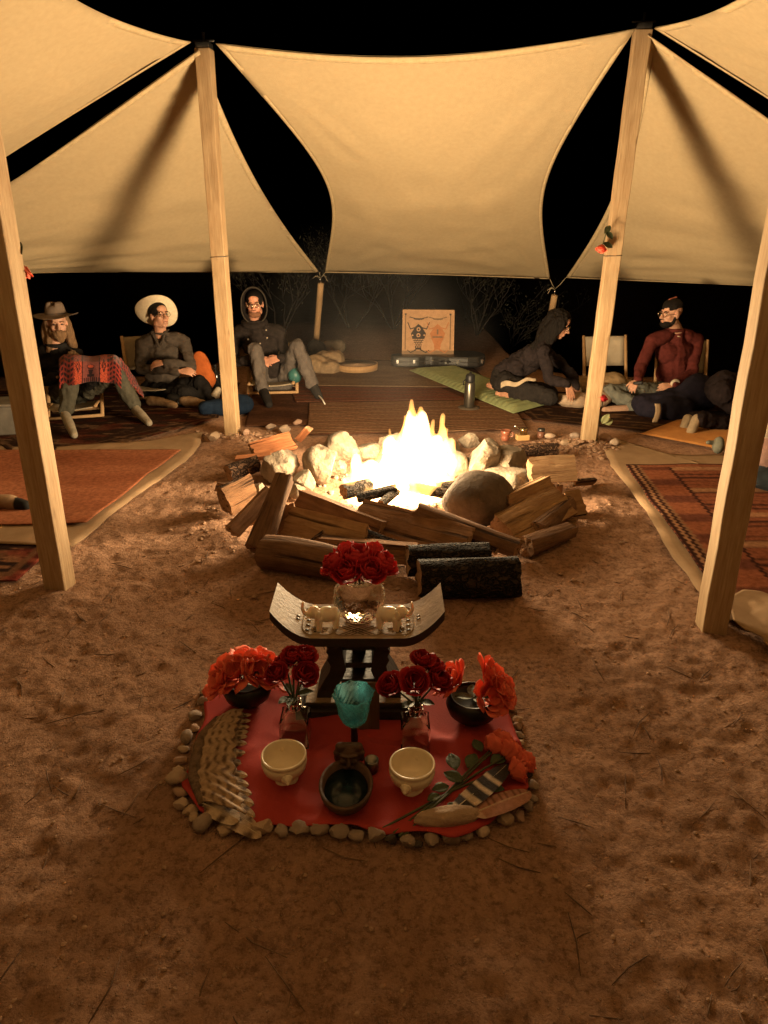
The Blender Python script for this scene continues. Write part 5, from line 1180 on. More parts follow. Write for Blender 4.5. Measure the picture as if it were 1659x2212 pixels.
# long haired woman leaning forward on the green pad
J = dict(head=P(1206, 702, 6.95), neck=P(1180, 738, 7.0), shL=P(1172, 758, 6.82), shR=P(1170, 752, 7.2), elL=P(1186, 820, 6.72), elR=P(1232, 806, 7.08), wrL=P(1226, 832, 6.62), wrR=P(1246, 838, 6.95),
         pelvis=P(1086, 812, 7.12), hipL=P(1090, 826, 6.95), hipR=P(1082, 822, 7.22), knL=P(1188, 858, 6.68), knR=P(1192, 850, 6.98), ankL=P(1106, 854, 6.86), ankR=P(1080, 838, 7.2), toeL=P(1076, 850, 6.95), toeR=P(1056, 832, 7.25))
bodyD, L, R3 = person('person with long dark hair leaning forward on the green pad', J, dict(skin=skin_mat('tan', (.42, .21, .13)), top=cloth_mat('dark_purple_brown', (.026, .019, .019), (.017, .013, .013)), legs=cloth_mat('black_brown', (.024, .020, .018)), foot=cloth_mat('bare_tan', (.42, .21, .13))), (.85, -.38, -.34), up=(.25, -.1, 1), hands={'L': ((.35, -.2, -.9), (.2, -.95, .1), .3, 1), 'R': ((.2, -.2, -.9), (.4, -.9, .1), .3, -1)}, body_r=.92, top_disp=.016)
q = MB(); q.ell(L(0, -.022, .045), (0.0960, 0.1153, 0.1017), R3)
for s in (-1, 1):
    for j in range(4): q.tube([L(s * (.05 + .01 * j), .055 - .035 * j, .095 - .01 * j), L(s * (.083 + .004 * j), .04 - .03 * j, .0), L(s * .085, .02 - .03 * j, -.10) + Vector((-.02, 0, -.02)), L(s * .08, -.0 - .03 * j, -.22) + Vector((-.07, -.02, -.03))], [.02, .028, .032, .02], 8)
q.tube([L(0, -.08, .06), L(0, -.11, -.05), J['neck'] + Vector((-.06, -.03, .05)), J['neck'].lerp(J['pelvis'], .35) + Vector((0, -.1, .06))], [.045, .05, .045, .02], 10)
q.blob('hair', M_HAIRD, bodyD, vox=.007, smooth=1, disp=.012, dscale=28, seed=4, aniso=(1.5, 1.5, .15))
spectacles(bodyD, L, R3)
q = MB()
def hem(u, v): a = P(1082, 826, 6.80).lerp(P(1158, 814, 6.74), u); return a + Vector((0, -.035 * math.sin(u * 3.1) - .012 * v, -.055 * v * (1 - .6 * u) + .014 * math.sin(u * 11)))
q.grid(hem, 24, 4); q.build('shirt_hem', cloth_mat('cream_shirt', (.40, .31, .21)), bodyD, solid=.006)

# man in a maroon sweater, cross-legged
J = dict(head=P(1450, 678, 7.02), neck=P(1462, 716, 7.1), shL=P(1408, 738, 7.02), shR=P(1505, 736, 7.2), elL=P(1384, 792, 6.9), elR=P(1496, 806, 6.98), wrL=P(1378, 822, 6.68), wrR=P(1452, 832, 6.74),
         pelvis=P(1452, 842, 7.12), hipL=P(1428, 846, 7.06), hipR=P(1476, 846, 7.12), knL=P(1314, 846, 6.84), knR=P(1478, 856, 6.68), ankL=P(1402, 888, 6.62), ankR=P(1352, 884, 6.62), toeL=P(1440, 894, 6.62), toeR=P(1306, 886, 6.6))
bodyE, L, R3 = person('person in a maroon sweater sitting cross-legged and looking aside', J, dict(skin=skin_mat('warm', (.48, .255, .165)), top=cloth_mat('maroon', (.10, .022, .018), (.072, .016, .013)), legs=cloth_mat('grey_jeans', (.15, .15, .125), (.10, .10, .085)), foot=cloth_mat('pink_tan_sock', (.42, .26, .18))), (-.94, -.32, -.03), hands={'L': ((-.5, -.5, -.3), (-.3, -.6, .7), .9, -1), 'R': ((-.95, -.3, -.15), (-.1, -.6, .8), .5, -1)}, top_disp=.008)
q = MB(); q.ell(L(0, -.008, .066), (0.0791, 0.1040, 0.0768), R3); q.cap(L(0, .045, .095), L(0, -.05, .10), .034, .034); q.blob('hair', M_HAIRD, bodyE, vox=.008, smooth=2, disp=.004, dscale=20, seed=2)
q = MB(); q.cap(L(0, .04, .128), L(0, -.03, .142), .008, .011); q.build('hair_tie', mat('hair_tie', (.40, .12, .07), rough=.8), bodyE)
q = MB(); q.ell(L(0, .045, -.086), (0.0644, 0.0565, 0.0429), R3)
for s in (-1, 1): q.cap(L(s * .066, .0, -.02), L(s * .058, .022, -.075), .012, .018)
q.cap(L(-.024, .094, -.045), L(.024, .094, -.045), .006); q.blob('beard', M_HAIRD, bodyE, vox=.006, smooth=2)
spectacles(bodyE, L, R3)
c = P(1469, 704 + 122, 6.7); q = MB(); q.tube([J['wrR'] + Vector((x * .038 * math.cos(t), .038 * math.cos(t) * .4, .036 * math.sin(t))) + Vector((.03, .01, .005)) for t in np.linspace(0, 6.283, 15)[:-1] for x in (1,)], .018, 8, closed=True); q.build('shirt_cuff', cloth_mat('cream_cuff', (.50, .43, .33)), bodyE)
q = MB(); q.box(P(1421 + 210 * .0, 707 + 120, 6.6), (.001, .001, .001)); c = P(1466, 741 + 86 - 0, 6.9)
q = MB(); q.box(P(1467, 727 + 0, 6.985), (.035, .004, .008), Euler((0, .2, .1)).to_matrix()); q.build('chest_mark', mat('cream_thread', (.6, .45, .3), rough=.8), bodyE)
q = MB(); q.cap(J['wrL'] + Vector((-.05, -.06, -.012)), J['wrL'] + Vector((.0, -.10, .0)), .016, .018); o = q.blob('black_pouch', M_BLACK, None, vox=.006, smooth=2); tag(o, 'small black object held in the maroon sweater sitter\'s hand', 'pouch')

# person bowed forward on the orange mat, feet toward the fire
J = dict(head=P(1770, 880, 6.35), neck=P(1725, 862, 6.3), shL=P(1700, 870, 6.1), shR=P(1690, 850, 6.5), elL=P(1730, 905, 5.95), elR=P(1750, 880, 6.6), wrL=P(1790, 915, 6.1), wrR=P(1800, 900, 6.5),
         pelvis=P(1560, 836, 6.12), hipL=P(1562, 850, 5.98), hipR=P(1556, 842, 6.28), knL=P(1625, 925, 5.98), knR=P(1622, 905, 6.3), ankL=P(1505, 905, 5.82), ankR=P(1485, 905, 5.98), toeL=P(1486, 948, 5.76), toeR=P(1473, 940, 5.9))
bodyF, L, R3 = person('person in dark clothes bowed forward on the orange mat', J, dict(skin=skin_mat('fair', (.50, .27, .18)), top=cloth_mat('dark_plum', (.020, .014, .014)), legs=cloth_mat('dark_plum_trousers', (.020, .0135, .0135)), foot=cloth_mat('tan_sock', (.36, .27, .17))), (.5, -.2, -.8), up=(.6, 0, .6), body_r=1.1)

# ------------------------------------------------------------------ rugs and ground sheets
M_RUGATTR = mat('woven_rug', (1, 1, 1), (.62, .6, .58), rough=.97, scale=34, bump=.45, bscale=190, attr=True, spec=.03)
def rug(name, label, corners, z, colf, nu=120, nv=120, wr=.004, thick=.006, seed=0, cat='rug', wscale=2.2, edge=.01, gain=.72):
    """woven rug: far-left, far-right, near-right, near-left corners on the ground; pattern woven per point"""
    A, B, C, D = [Vector(c) for c in corners]; Lx = (B - A).length; Ly = (D - A).length
    U, V = np.meshgrid(np.linspace(0, 1, nu + 1), np.linspace(0, 1, nv + 1)); U, V = U.ravel(), V.ravel()
    pts = np.array(A)[None] * ((1 - U) * (1 - V))[:, None] + np.array(B)[None] * (U * (1 - V))[:, None] + np.array(C)[None] * (U * V)[:, None] + np.array(D)[None] * ((1 - U) * V)[:, None]
    e = np.minimum.reduce([U * Lx, (1 - U) * Lx, V * Ly, (1 - V) * Ly]); ew = np.exp(-e / .12)
    pts[:, 0] += edge * ew * vnoise(pts * 4, seed); pts[:, 1] += edge * ew * vnoise(pts * 4, seed + 1)
    pts[:, 2] = z + np.maximum(0, wr * (fbm(pts, wscale, 3, seed) + .7 * np.clip(.3 - np.abs(vnoise(pts * 2.5, seed + 7)), 0, 1)))
    cols = colf(U * Lx, V * Ly, Lx, Ly, pts) * gain
    q = MB(); i = np.arange((nu + 1) * (nv + 1)).reshape(nv + 1, nu + 1)
    q.add(pts.tolist(), np.stack([i[:-1, :-1], i[:-1, 1:], i[1:, 1:], i[1:, :-1]], -1).reshape(-1, 4).tolist())
    o = q.build(name, M_RUGATTR, solid=thick, cols=cols); return tag(o, label, cat)
def mixc(a, b, w): return np.array(a)[None] * (1 - w)[:, None] + np.array(b)[None] * w[:, None]
def persian(seed, dk=(.050, .026, .018), lt=(.22, .125, .07), red=(.16, .045, .026)):
    def f(x, y, Lx, Ly, p):
        a = fbm(p * np.array([9, 22, 1]), 1, 3, seed); b = vnoise(p * np.array([5, 12, 1]), seed + 4)
        c = mixc(dk, lt, np.clip((a - .35) * 4, 0, 1)); r = np.clip((b - .2) * 4, 0, 1) * .75
        c = c * (1 - r)[:, None] + np.array(red)[None] * r[:, None] * (.6 + .4 * (a > 0))[:, None]
        d = np.minimum.reduce([x, Lx - x, y, Ly - y]); bd = ((d > .05) & (d < .09)) | ((d > .22) & (d < .25))
        c[bd] = np.array(lt) * .7; return c
    return f
def plain(c1, c2, seed, an=(6, 18, 1)):
    def f(x, y, Lx, Ly, p):
        a = fbm(p * np.array(an), .5, 4, seed); return mixc(c1, c2, np.clip(a * .9 + .5, 0, 1))
    return f
def stripes(c1, c2, c3, k, wob, seed, ax=1):
    def f(x, y, Lx, Ly, p):
        t = (y if ax else x) + wob * fbm(p * np.array([2.4, 1.5, 1]), 1.6, 3, seed); s = np.sin(t * k); s2 = np.sin(t * k * .37 + 1)
        c = mixc(c1, c2, np.clip(s * 1.6 + .4, 0, 1)); w = np.clip(s2 * 2 - .8, 0, 1) * .7; return c * (1 - w)[:, None] + np.array(c3)[None] * w[:, None]
    return f
def kilim(x, y, Lx, Ly, p):
    base, dk, lt = (.22, .075, .038), (.045, .018, .014), (.33, .17, .09)
    wob = .006 * fbm(p * np.array([7, 2, 1]), 1, 3, 5); t = y + wob
    n = np.sin(t * 88) + .8 * np.sin(t * 23 + 1.3) + .2 * np.sign(np.sin(x * 95)) * (np.sin(t * 9) > .55)
    c = mixc(base, dk, np.clip(n * .5 + .1, 0, 1)); w = np.clip(np.sin(t * 14.5) * 4 - 3.0, 0, 1); c = c * (1 - w)[:, None] + np.array(lt)[None] * w[:, None]
    bx = x + .004 * np.sign(np.sin(y * 110)); band = (bx > .10) & (bx < .30); k = mixc((.25, .085, .042), (.13, .045, .028), np.clip(np.sin(y * 20) * 1.5, 0, 1)); c[band] = k[band]
    for a, b in ((.0, .035), (.055, .075), (.295, .315)): c[(bx > a) & (bx < b)] = dk
    c[(bx > .035) & (bx < .055)] = lt; c[(bx > .075) & (bx < .10)] = np.array(lt) * .7
    m = (y < .02); c[m] = dk; m = (y > .02) & (y < .075) & (x > .1); c[m] = np.array((.25, .09, .045)); return c
R = lambda x, y: Vector((x, y, 0))
rug('patterned_rug', 'dark patterned rug under the two hat wearers', [G(-160, 850), G(520, 828), G(472, 903), G(70, 1012)], .004, persian(3), 150, 150, .006, seed=3)
rug('brown_rug', 'brown rug stretching from the hooded sitter to the drum', [G(560, 770), G(1010, 785), G(1150, 905), G(530, 922)], .004, plain((.16, .075, .04), (.085, .04, .024), 5), 110, 110, .005, seed=4)
rug('striped_rug', 'tan and brown wavy striped rug just behind the fire', [G(668, 874), G(1098, 868), G(1142, 931), G(664, 943)], .016, stripes((.36, .22, .125), (.15, .07, .04), (.24, .11, .06), 120, .03, 6), 160, 200, .004, seed=5, edge=.004)
rug('red_striped_rug', 'reddish striped rug between the hooded sitter and green pad', [G(612, 812), G(905, 822), G(1010, 866), G(640, 872)], .016, stripes((.15, .055, .03), (.23, .12, .07), (.26, .07, .035), 95, .03, 8), 120, 120, .005, seed=6)
rug('beige_carpet', 'plain beige carpet beside the drum', [G(700, 782), G(880, 786), G(985, 842), G(660, 838)], .028, plain((.24, .155, .09), (.17, .10, .06), 8), 70, 70, .004, seed=7)
rug('dark_rug', 'dark brown patterned rug under the maroon sweater sitter', [G(1080, 842), G(1900, 880), G(2100, 1006), G(1150, 908)], .004, persian(13, (.045, .024, .016), (.20, .11, .055), (.11, .045, .025)), 150, 110, .008, seed=8)
M_DROP = mat('drop_cloth', (.34, .23, .135), (.27, .175, .10), rough=.95, scale=5, bump=.25, bscale=200, spec=.1)
sheet('drop_cloth', 'cream canvas ground sheet edging the orange rug', 'ground sheet', [G(438, 934), G(432, 962), G(400, 1000), G(330, 1048), G(262, 1098), G(205, 1148), G(152, 1186), R(-2.2, 3.62), R(-4.6, 3.6), R(-4.6, 5.55), R(-2.6, 5.45), G(330, 952)], .004, M_DROP, .010, 4, 150, 24, 5, .004, .01)
sheet('drop_cloth', 'cream canvas ground sheet edging the striped kilim', 'ground sheet', [G(1296, 950), G(1318, 1004), G(1388, 1096), G(1443, 1193), G(1507, 1278), G(1556, 1342), R(2.6, 2.62), R(4.5, 2.7), R(4.5, 5.3), R(3.2, 5.25), G(1440, 984), G(1380, 968), G(1330, 948)], .004, M_DROP, .012, 4, 150, 24, 6, .004, .012)
rug('orange_rug', 'rust orange rug lying at the left behind the near post', [R(-4.5, 5.30), R(-1.60, 5.33), R(-1.76, 3.86), R(-4.5, 3.84)], .020, plain((.56, .215, .11), (.42, .145, .07), 15, (2.5, 9, 1)), 130, 110, .010, .005, seed=9, edge=.02)
rug('red_patterned_rug', 'red and black patterned rug at the far left edge', [R(-4.3, 3.74), R(-1.83, 3.72), R(-1.86, 3.18), R(-4.3, 3.2)], .006, persian(23, (.035, .018, .014), (.26, .12, .06), (.24, .045, .028)), 120, 60, .006, seed=10)
rug('small_orange_mat', 'orange mat at the lower left edge beside the near post', [R(-4.2, 3.12), R(-1.92, 3.10), R(-1.98, 2.78), R(-4.2, 2.8)], .006, plain((.36, .085, .04), (.2, .05, .03), 25), 60, 40, .008, seed=11)
rug('kilim_rug', 'reddish brown striped kilim behind the near right post', [R(1.775, 4.97), R(4.4, 4.97), R(4.3, 2.88), R(1.60, 2.90)], .022, kilim, 240, 300, .006, seed=12, edge=.012, gain=1.1)
sheet('folded_canvas', 'rumpled fold of canvas at the right of the near post', 'ground sheet', [G(1572, 1300), G(1600, 1288), G(1640, 1292), G(1720, 1320), G(1800, 1420), G(1660, 1412), G(1632, 1385), G(1604, 1372), G(1580, 1352)], .034, M_DROP, .045, 5, 90, 20, 12, .004, .01)
def pad(name, label, corners, thick, ribs, mt, cat='sleeping pad', z=.02, amp=.012, wav=.01):
    A, B, C, D = [Vector(c) for c in corners]; q = MB(); nu, nv = 10, ribs * 6
    def f(k):
        def g(u, v):
            p = A * ((1 - u) * (1 - v)) + B * (u * (1 - v)) + C * (u * v) + D * ((1 - u) * v); e = min(1, 8 * min(u, 1 - u, v * 2.5, (1 - v) * 2.5) + .15)
            p.z = z + wav * math.sin(v * 7) * 0 + (thick * e + amp * (abs(math.sin(v * ribs * math.pi)) - .4) * (1 if .03 < u < .97 else 0) if k else 0); return p
        return g
    q.grid(f(1), nu, nv); q.grid(f(0), nu, nv); vs = []
    per = [(i / nu, 0) for i in range(nu)] + [(1, j / nv) for j in range(nv)] + [(1 - i / nu, 1) for i in range(nu)] + [(0, 1 - j / nv) for j in range(nv)]
    for u, v in per: vs += [f(1)(u, v), f(0)(u, v)]
    n = len(per); q.add(vs, [(2 * i, 2 * i + 1, 2 * ((i + 1) % n) + 1, 2 * ((i + 1) % n)) for i in range(n)])
    o = q.build(name, mt); return tag(o, label, cat)
pad('sleeping_pad', 'green ribbed sleeping pad beside the thermos flask', [G(884, 806), G(985, 800), G(1188, 878), G(1108, 900)], .045, 26, mat('green_pad', (.24, .27, .13), (.18, .21, .10), rough=.8, scale=12, bump=.2, bscale=120), z=.03)
pad('ribbed_mat', 'orange ribbed foam mat under the bowed person', [G(1470, 908), G(1700, 945), G(1705, 1004), G(1384, 941)], .018, 22, mat('orange_mat', (.44, .20, .055), (.36, .15, .04), rough=.85, scale=12), 'mat', z=.016, amp=.006)

# ------------------------------------------------------------------ chairs
M_CHAIRW = wood('chair_wood', (.50, .32, .16), (.36, .21, .10), axis=1, scale=6)
M_CHAIRC = mat('chair_canvas', (.40, .33, .24), (.33, .27, .19), rough=.95, scale=12, bump=.3, bscale=220)
def low_chair(label, c, yaw, back=.62, recl=.22, w=.46, seat=.13, mt=None):
    c = Vector(c); o = thing('low_chair', label, 'chair', c, 'low wood and canvas chairs'); ca, sa = math.cos(yaw), math.sin(yaw)
    def L(x, y, z): return c + Vector((x * ca - y * sa, x * sa + y * ca, z))       # -y is the front
    rl = (.17 + back * recl)
    for s in (-1, 1):
        q = MB(); q.tube([L(s * w / 2, -.05, .02), L(s * w / 2, .17, seat + .02), L(s * w / 2, .17 + back * recl, back)], [.016, .018, .016], 8, squash=.7); q.build('back_rail', M_CHAIRW, o)
        q = MB(); q.tube([L(s * (w / 2 - .03), .30, .015), L(s * (w / 2 - .03), .1, seat), L(s * (w / 2 - .03), -.26, seat + .035)], .016, 8, squash=.7); q.build('seat_rail', M_CHAIRW, o)
    q = MB(); q.tube([L(-w / 2, .28, .02), L(w / 2, .28, .02)], .015, 8); q.tube([L(-w / 2, -.05, .03), L(w / 2, -.05, .03)], .015, 8); q.build('foot_bar', M_CHAIRW, o)
    q = MB(); q.grid(lambda u, v: L((u - .5) * (w - .02), .17 + (back * .45 + (back * .5) * v) * recl + .02 * math.sin(u * 3.14), back * .45 + back * .53 * v), 8, 6); q.build('canvas_back', mt or M_CHAIRC, o, solid=.006)
    q = MB(); q.grid(lambda u, v: L((u - .5) * (w - .07), .12 - .37 * v, seat - .02 * math.sin(u * 3.14) + .03 * v), 8, 6); q.build('canvas_seat', mt or M_CHAIRC, o, solid=.006)
low_chair('empty low canvas chair right of the back right post', G(1318, 852), .12, .56, .24, .46)
low_chair('low chair under the cowboy hat sitter', G(338, 862), .35, .60, .2, .50)
low_chair('low chair under the bearded hat sitter', G(165, 905), .3, .45, .2, .46)
low_chair('low wooden chair frame under the hooded sitter', G(590, 852), .1, .5, .2, .5)
low_chair('low chair behind the maroon sweater sitter', G(1474, 872), -.1, .58, .24, .48)

# ------------------------------------------------------------------ picture board, instrument case, drum
def poly_in(px, py, poly):
    r = np.zeros(len(px), bool); n = len(poly)
    for i in range(n):
        (x1, y1), (x2, y2) = poly[i], poly[(i + 1) % n]
        c = ((y1 > py) != (y2 > py)) & (px < (x2 - x1) * (py - y1) / (y2 - y1 + 1e-12) + x1); r ^= c
    return r
def board_cols(U, V):
    tan, dk, org, mid = np.array((.46, .27, .145)), np.array((.030, .022, .018)), np.array((.42, .165, .065)), np.array((.17, .11, .065))
    c = np.tile(tan, (len(U), 1)); x, y = U * 625, V * 540
    c[(x < 10) | (x > 615) | (y < 8)] = tan * 1.15
    for px in (38, 578): c[(np.abs(x - px) < 6) & (y > 60) & (y < 470)] = mid; c[(np.abs(x - px) < 12) & (y > 40) & (y < 62)] = dk * 2
    c[y > 480] = mid * 1.3
    def sh(cx, col, ink):
        s = lambda pts: [(cx + a, b) for a, b in pts]
        c[poly_in(x, y, s([(-92, 280), (-35, 195), (0, 165), (35, 195), (92, 280), (70, 345), (40, 410), (35, 470), (-35, 470), (-40, 410), (-70, 345)]))] = col
        for a in (-1, 1):
            c[poly_in(x, y, s([(a * 30, 200), (a * 95, 218), (a * 128, 140), (a * 136, 150), (a * 102, 232), (a * 30, 216)]))] = col
            c[poly_in(x, y, s([(a * 20, 455), (a * 90, 500), (a * 128, 470), (a * 132, 478), (a * 92, 512), (a * 20, 475)]))] = col
        hd = ((x - cx) / 62) ** 2 + ((y - 105) / 14) ** 2 < 1; c[hd & (y > 100)] = ink
        c[poly_in(x, y, s([(-110, 78), (-40, 98), (-40, 106), (-112, 90)]))] = ink; c[poly_in(x, y, s([(110, 78), (40, 98), (40, 106), (112, 90)]))] = ink
    sh(195, dk, dk * 2); sh(425, org, mid)
    xx, yy = x - 195, y
    for (a, b, r, r0) in ((0, 230, 24, 12), (0, 300, 24, 12), (-70, 300, 9, 0), (70, 300, 9, 0)):
        d = np.hypot((xx - a), (yy - b)); c[(d < r) & (d > r0)] = tan * 1.2
    for i in range(5):
        for j in range(-3, 4):
            d = np.hypot(xx - j * 20 + (i % 2) * 10, yy - 350 - i * 22); m = (d < 7) & (np.abs(xx) < 66 - i * 9); c[m] = tan * 1.2
    c[(np.abs(x - 425) < 60) & (np.abs(y - 322) < 9)] = mid; c[(np.abs(x - 425) < 9) & (y > 230) & (y < 290)] = mid
    return c
bL, bR = P(868, 768, 8.75), P(980, 768, 8.75); tL, tR = P(870, 669, 8.95), P(982, 670, 8.95)
q = MB(); NB = 150; q.grid(lambda u, v: tL.lerp(tR, u).lerp(bL.lerp(bR, u), v), NB, NB)
U, V = np.meshgrid(np.linspace(0, 1, NB + 1), np.linspace(0, 1, NB + 1))
brd = thing('picture_board', 'board painted with two frog-like figures behind the fire', 'picture board', (bL + bR) / 2)
q.build('painted_face', mat('painted_board', (1, 1, 1), (.8, .78, .76), rough=.8, scale=20, attr=True), brd, cols=board_cols(U.ravel(), V.ravel()))
q = MB(); off = Vector((0, .012, .002)); q.prism([tL + off, tR + off, bR + off, bL + off], (0, .014, 0)); q.build('board_back', M_CHAIRW, brd, smooth=False)
M_CASE = mat('case_black', (.022, .020, .017), (.016, .014, .012), rough=.4, scale=30, bump=.2, bscale=120, spec=.5)
case = thing('guitar_case', 'black guitar case lying in front of the painted board', 'guitar case', G(948, 800))
cc = G(948, 800); out = [(-.58, .10), (-.56, .0), (-.50, -.02), (-.36, -.03), (-.24, -.02), (-.16, .04), (-.08, .05), (.0, .0), (.12, -.05), (.34, -.07), (.48, -.04), (.56, .06), (.58, .17), (.56, .28), (.48, .38), (.34, .42), (.12, .40), (0, .36), (-.08, .30), (-.16, .29), (-.24, .25), (-.50, .22), (-.57, .18)]
q = MB(); q.prism([cc + Vector((x, y + .05, .03)) for x, y in out], (0, 0, .13)); q.build('case_shell', M_CASE, case, smooth=False, bevel=.02)
q = MB(); pts = [cc + Vector((x * 1.004, (y - .17) * 1.02 + .22, .098)) for x, y in out]; q.tube(pts, .006, 6, closed=True); q.build('metal_trim', M_STEEL, case)
for x in (-.50, -.30, .08, .22, .52):
    q = MB(); yy = {-.50: -.02, -.30: -.025, .08: -.04, .22: -.06, .52: .0}[x] + .05; q.box(cc + Vector((x, yy - .006, .10)), (.03, .012, .045)); q.box(cc + Vector((x, yy - .014, .085)), (.016, .008, .02)); q.build('latch', M_CHROME, case, smooth=False, bevel=.002)
q = MB(); q.tube([cc + Vector((.02, .03, .10)), cc + Vector((.03, -.01, .11)), cc + Vector((.12, -.03, .11)), cc + Vector((.14, .01, .10))], .010, 7); q.build('handle', M_BLACK, case)
dc = G(770, 812); dc.y += .2; drum = thing('frame_drum', 'flat frame drum lying on the rug left of the board', 'drum', (dc.x, dc.y, .04))
q = MB(); q.lathe([(.235, 0), (.245, .0), (.250, .07), (.24, .072), (.232, .068)], 48, (dc.x, dc.y, .04)); q.build('rim', wood('drum_rim', (.45, .28, .13), (.33, .19, .085), axis=2), drum)
q = MB(); q.lathe([(0, .066), (.2, .067), (.238, .07)], 48, (dc.x, dc.y, .04)); q.build('drum_skin', mat('drum_skin', (.22, .135, .075), (.15, .09, .05), scale=8, rough=.8), drum)

# thermos, cups by the fire
tb = G(1013, 879, .025); th = thing('thermos_flask', 'dark steel thermos flask standing by the green pad', 'flask', (tb.x, tb.y, .024))
q = MB(); q.lathe([(0, 0), (.048, 0), (.050, .006), (.050, .215), (.044, .235), (.042, .24), (0, .24)], 32, (tb.x, tb.y, .026)); q.build('flask_body', mat('gunmetal', (.16, .145, .12), (.12, .11, .09), rough=.32, metal=.85, scale=20), th)
q = MB(); q.lathe([(0, .24), (.043, .24), (.045, .25), (.044, .30), (.036, .315), (.012, .32), (.010, .335), (0, .336)], 28, (tb.x, tb.y, .026)); q.tube([Vector((tb.x - .044, tb.y, .29)), Vector((tb.x - .066, tb.y - .005, .27)), Vector((tb.x - .058, tb.y, .235))], .006, 6); q.build('cup_lid', M_BLACK, th)
q = MB(); q.lathe([(0, 0), (.10, 0), (.105, .005), (.10, .009), (0, .010)], 32, (tb.x, tb.y, .0155)); o = q.build('round_trivet', mat('trivet', (.10, .075, .05), rough=.9, scale=30)); tag(o, 'flat dark disc under the thermos flask', 'trivet')
def zg(v): return Vector((v.x, v.y, max(0.0, gz(v.x, v.y)) + .004))
mb = zg(G(1091, 952)); mug = thing('clay_mug', 'reddish clay mug left of the brass tin', 'mug', mb)
q = MB(); q.lathe([(0, 0), (.030, 0), (.034, .006), (.036, .03), (.030, .045), (.036, .055), (.044, .085), (.040, .086), (.033, .055), (0, .05)], 28, mb); q.build('mug_body', mat('clay_glaze', (.24, .085, .045), (.16, .05, .03), rough=.3, scale=20, spec=.5), mug)
q = MB(); q.tube([mb + Vector((.038, 0, .07)), mb + Vector((.065, 0, .065)), mb + Vector((.062, 0, .035)), mb + Vector((.036, 0, .03))], .006, 7); q.build('handle', MATS['clay_glaze'], mug)
kb = zg(G(1129, 953)); q = MB(); q.box(kb + Vector((0, .02, .025)), (.105, .06, .045), Euler((0, 0, .15)).to_matrix()); o = q.build('wood_block', wood('pale_block', (.52, .33, .14), (.42, .25, .10), axis=0), smooth=False, bevel=.003); tag(o, 'pale wooden block under the brass tin', 'block')
bt_ = kb + Vector((.005, .02, .0485)); tin = thing('brass_tin', 'small brass tin standing on the wooden block', 'tin', bt_)
q = MB(); q.lathe([(0, 0), (.030, 0), (.031, .035), (.033, .036), (.033, .046), (.029, .05), (0, .051)], 28, bt_); q.build('tin_body', mat('brass', (.62, .50, .30), (.5, .4, .22), rough=.25, metal=1.0, scale=20), tin)
q = MB(); q.tube([bt_ + Vector((-.035, 0, .045)), bt_ + Vector((-.08, -.01, .075))], .007, 7); q.build('spoon_handle', M_CHROME, tin)
jb = zg(G(1168, 946)); jar = thing('small_jar', 'small dark lidded jar right of the brass tin', 'jar', jb)
q = MB(); q.lathe([(0, 0), (.028, 0), (.030, .005), (.030, .055), (0, .056)], 24, jb); q.build('jar_body', mat('jar_brown', (.16, .07, .045), (.11, .05, .03), rough=.3, scale=15), jar)
q = MB(); q.lathe([(0, .056), (.031, .056), (.031, .075), (.028, .077), (0, .077)], 24, jb); q.build('lid', M_STEEL, jar)
stone('flat_stone', 'smooth flat stone between the jar and the back right post', zg(G(1186, 946)), (.055, .035, .022), 71, M_PEBBLE[2], 3, 3, .02, None, .85)
for i, (x, y, r, lb) in enumerate([(512, 938, .045, 'stone at the foot of the back left post, left side'), (531, 942, .05, 'stone at the foot of the back left post, right side'), (616, 935, .06, 'stone on the sheet edge left of the red block'), (585, 928, .05, 'reddish stone near the rug edge at the back left'), (462, 952, .07, 'flat rock holding down the left canvas sheet'),
                                   (1304, 955, .06, 'rock at the top corner of the right canvas sheet'), (1328, 962, .06, 'rock on the fold of the right canvas sheet'), (1240, 955, .05, 'rounded stone left of the back right post'), (1222, 962, .045, 'stone in the rubble near the back right post'), (643, 918, .05, 'stone beside the red wood block at the back')]):
    stone('ground_rock', lb, zg(G(x, y)), (r, r * .7, r * .6), 720 + i, M_PEBBLE[i % 4], 3, 8, .06, 'rocks lying round the posts', .6)

# ------------------------------------------------------------------ bags, boots, bottles, cushions
def soft(name, label, cat, prims, mt, vox=.012, disp=.01, ds=8, seed=1, cols=None, group=None):
    q = MB()
    for pr in prims:
        if len(pr) == 2: q.ell(pr[0], pr[1])
        else: q.cap(*pr)
    o = q.blob(name, mt, None, vox=vox, smooth=3, disp=disp, dscale=ds, seed=seed, cols=cols); return tag(o, label, cat, group)
c = P(434, 800, 7.22)
q = MB(); q.ell((0, 0, 0), (.15, .05, .21)); o = soft('orange_cushion', 'orange cushion propped beside the folded arms sitter', 'cushion', [(c, (.11, .05, .20)), (c + Vector((.02, .0, -.08)), (.12, .055, .13))], cloth_mat('orange', (.46, .115, .03)), disp=.008)
c = G(470, 898); soft('blue_bag', 'dark blue stuff bag behind the back left post', 'bag', [(c + Vector((-.12, .05, .06)), c + Vector((.22, .16, .07)), .07, .09), (c + Vector((.05, .1, .06)), (.26, .11, .08))], cloth_mat('navy_blue', (.012, .022, .042), (.008, .015, .03)), disp=.014)
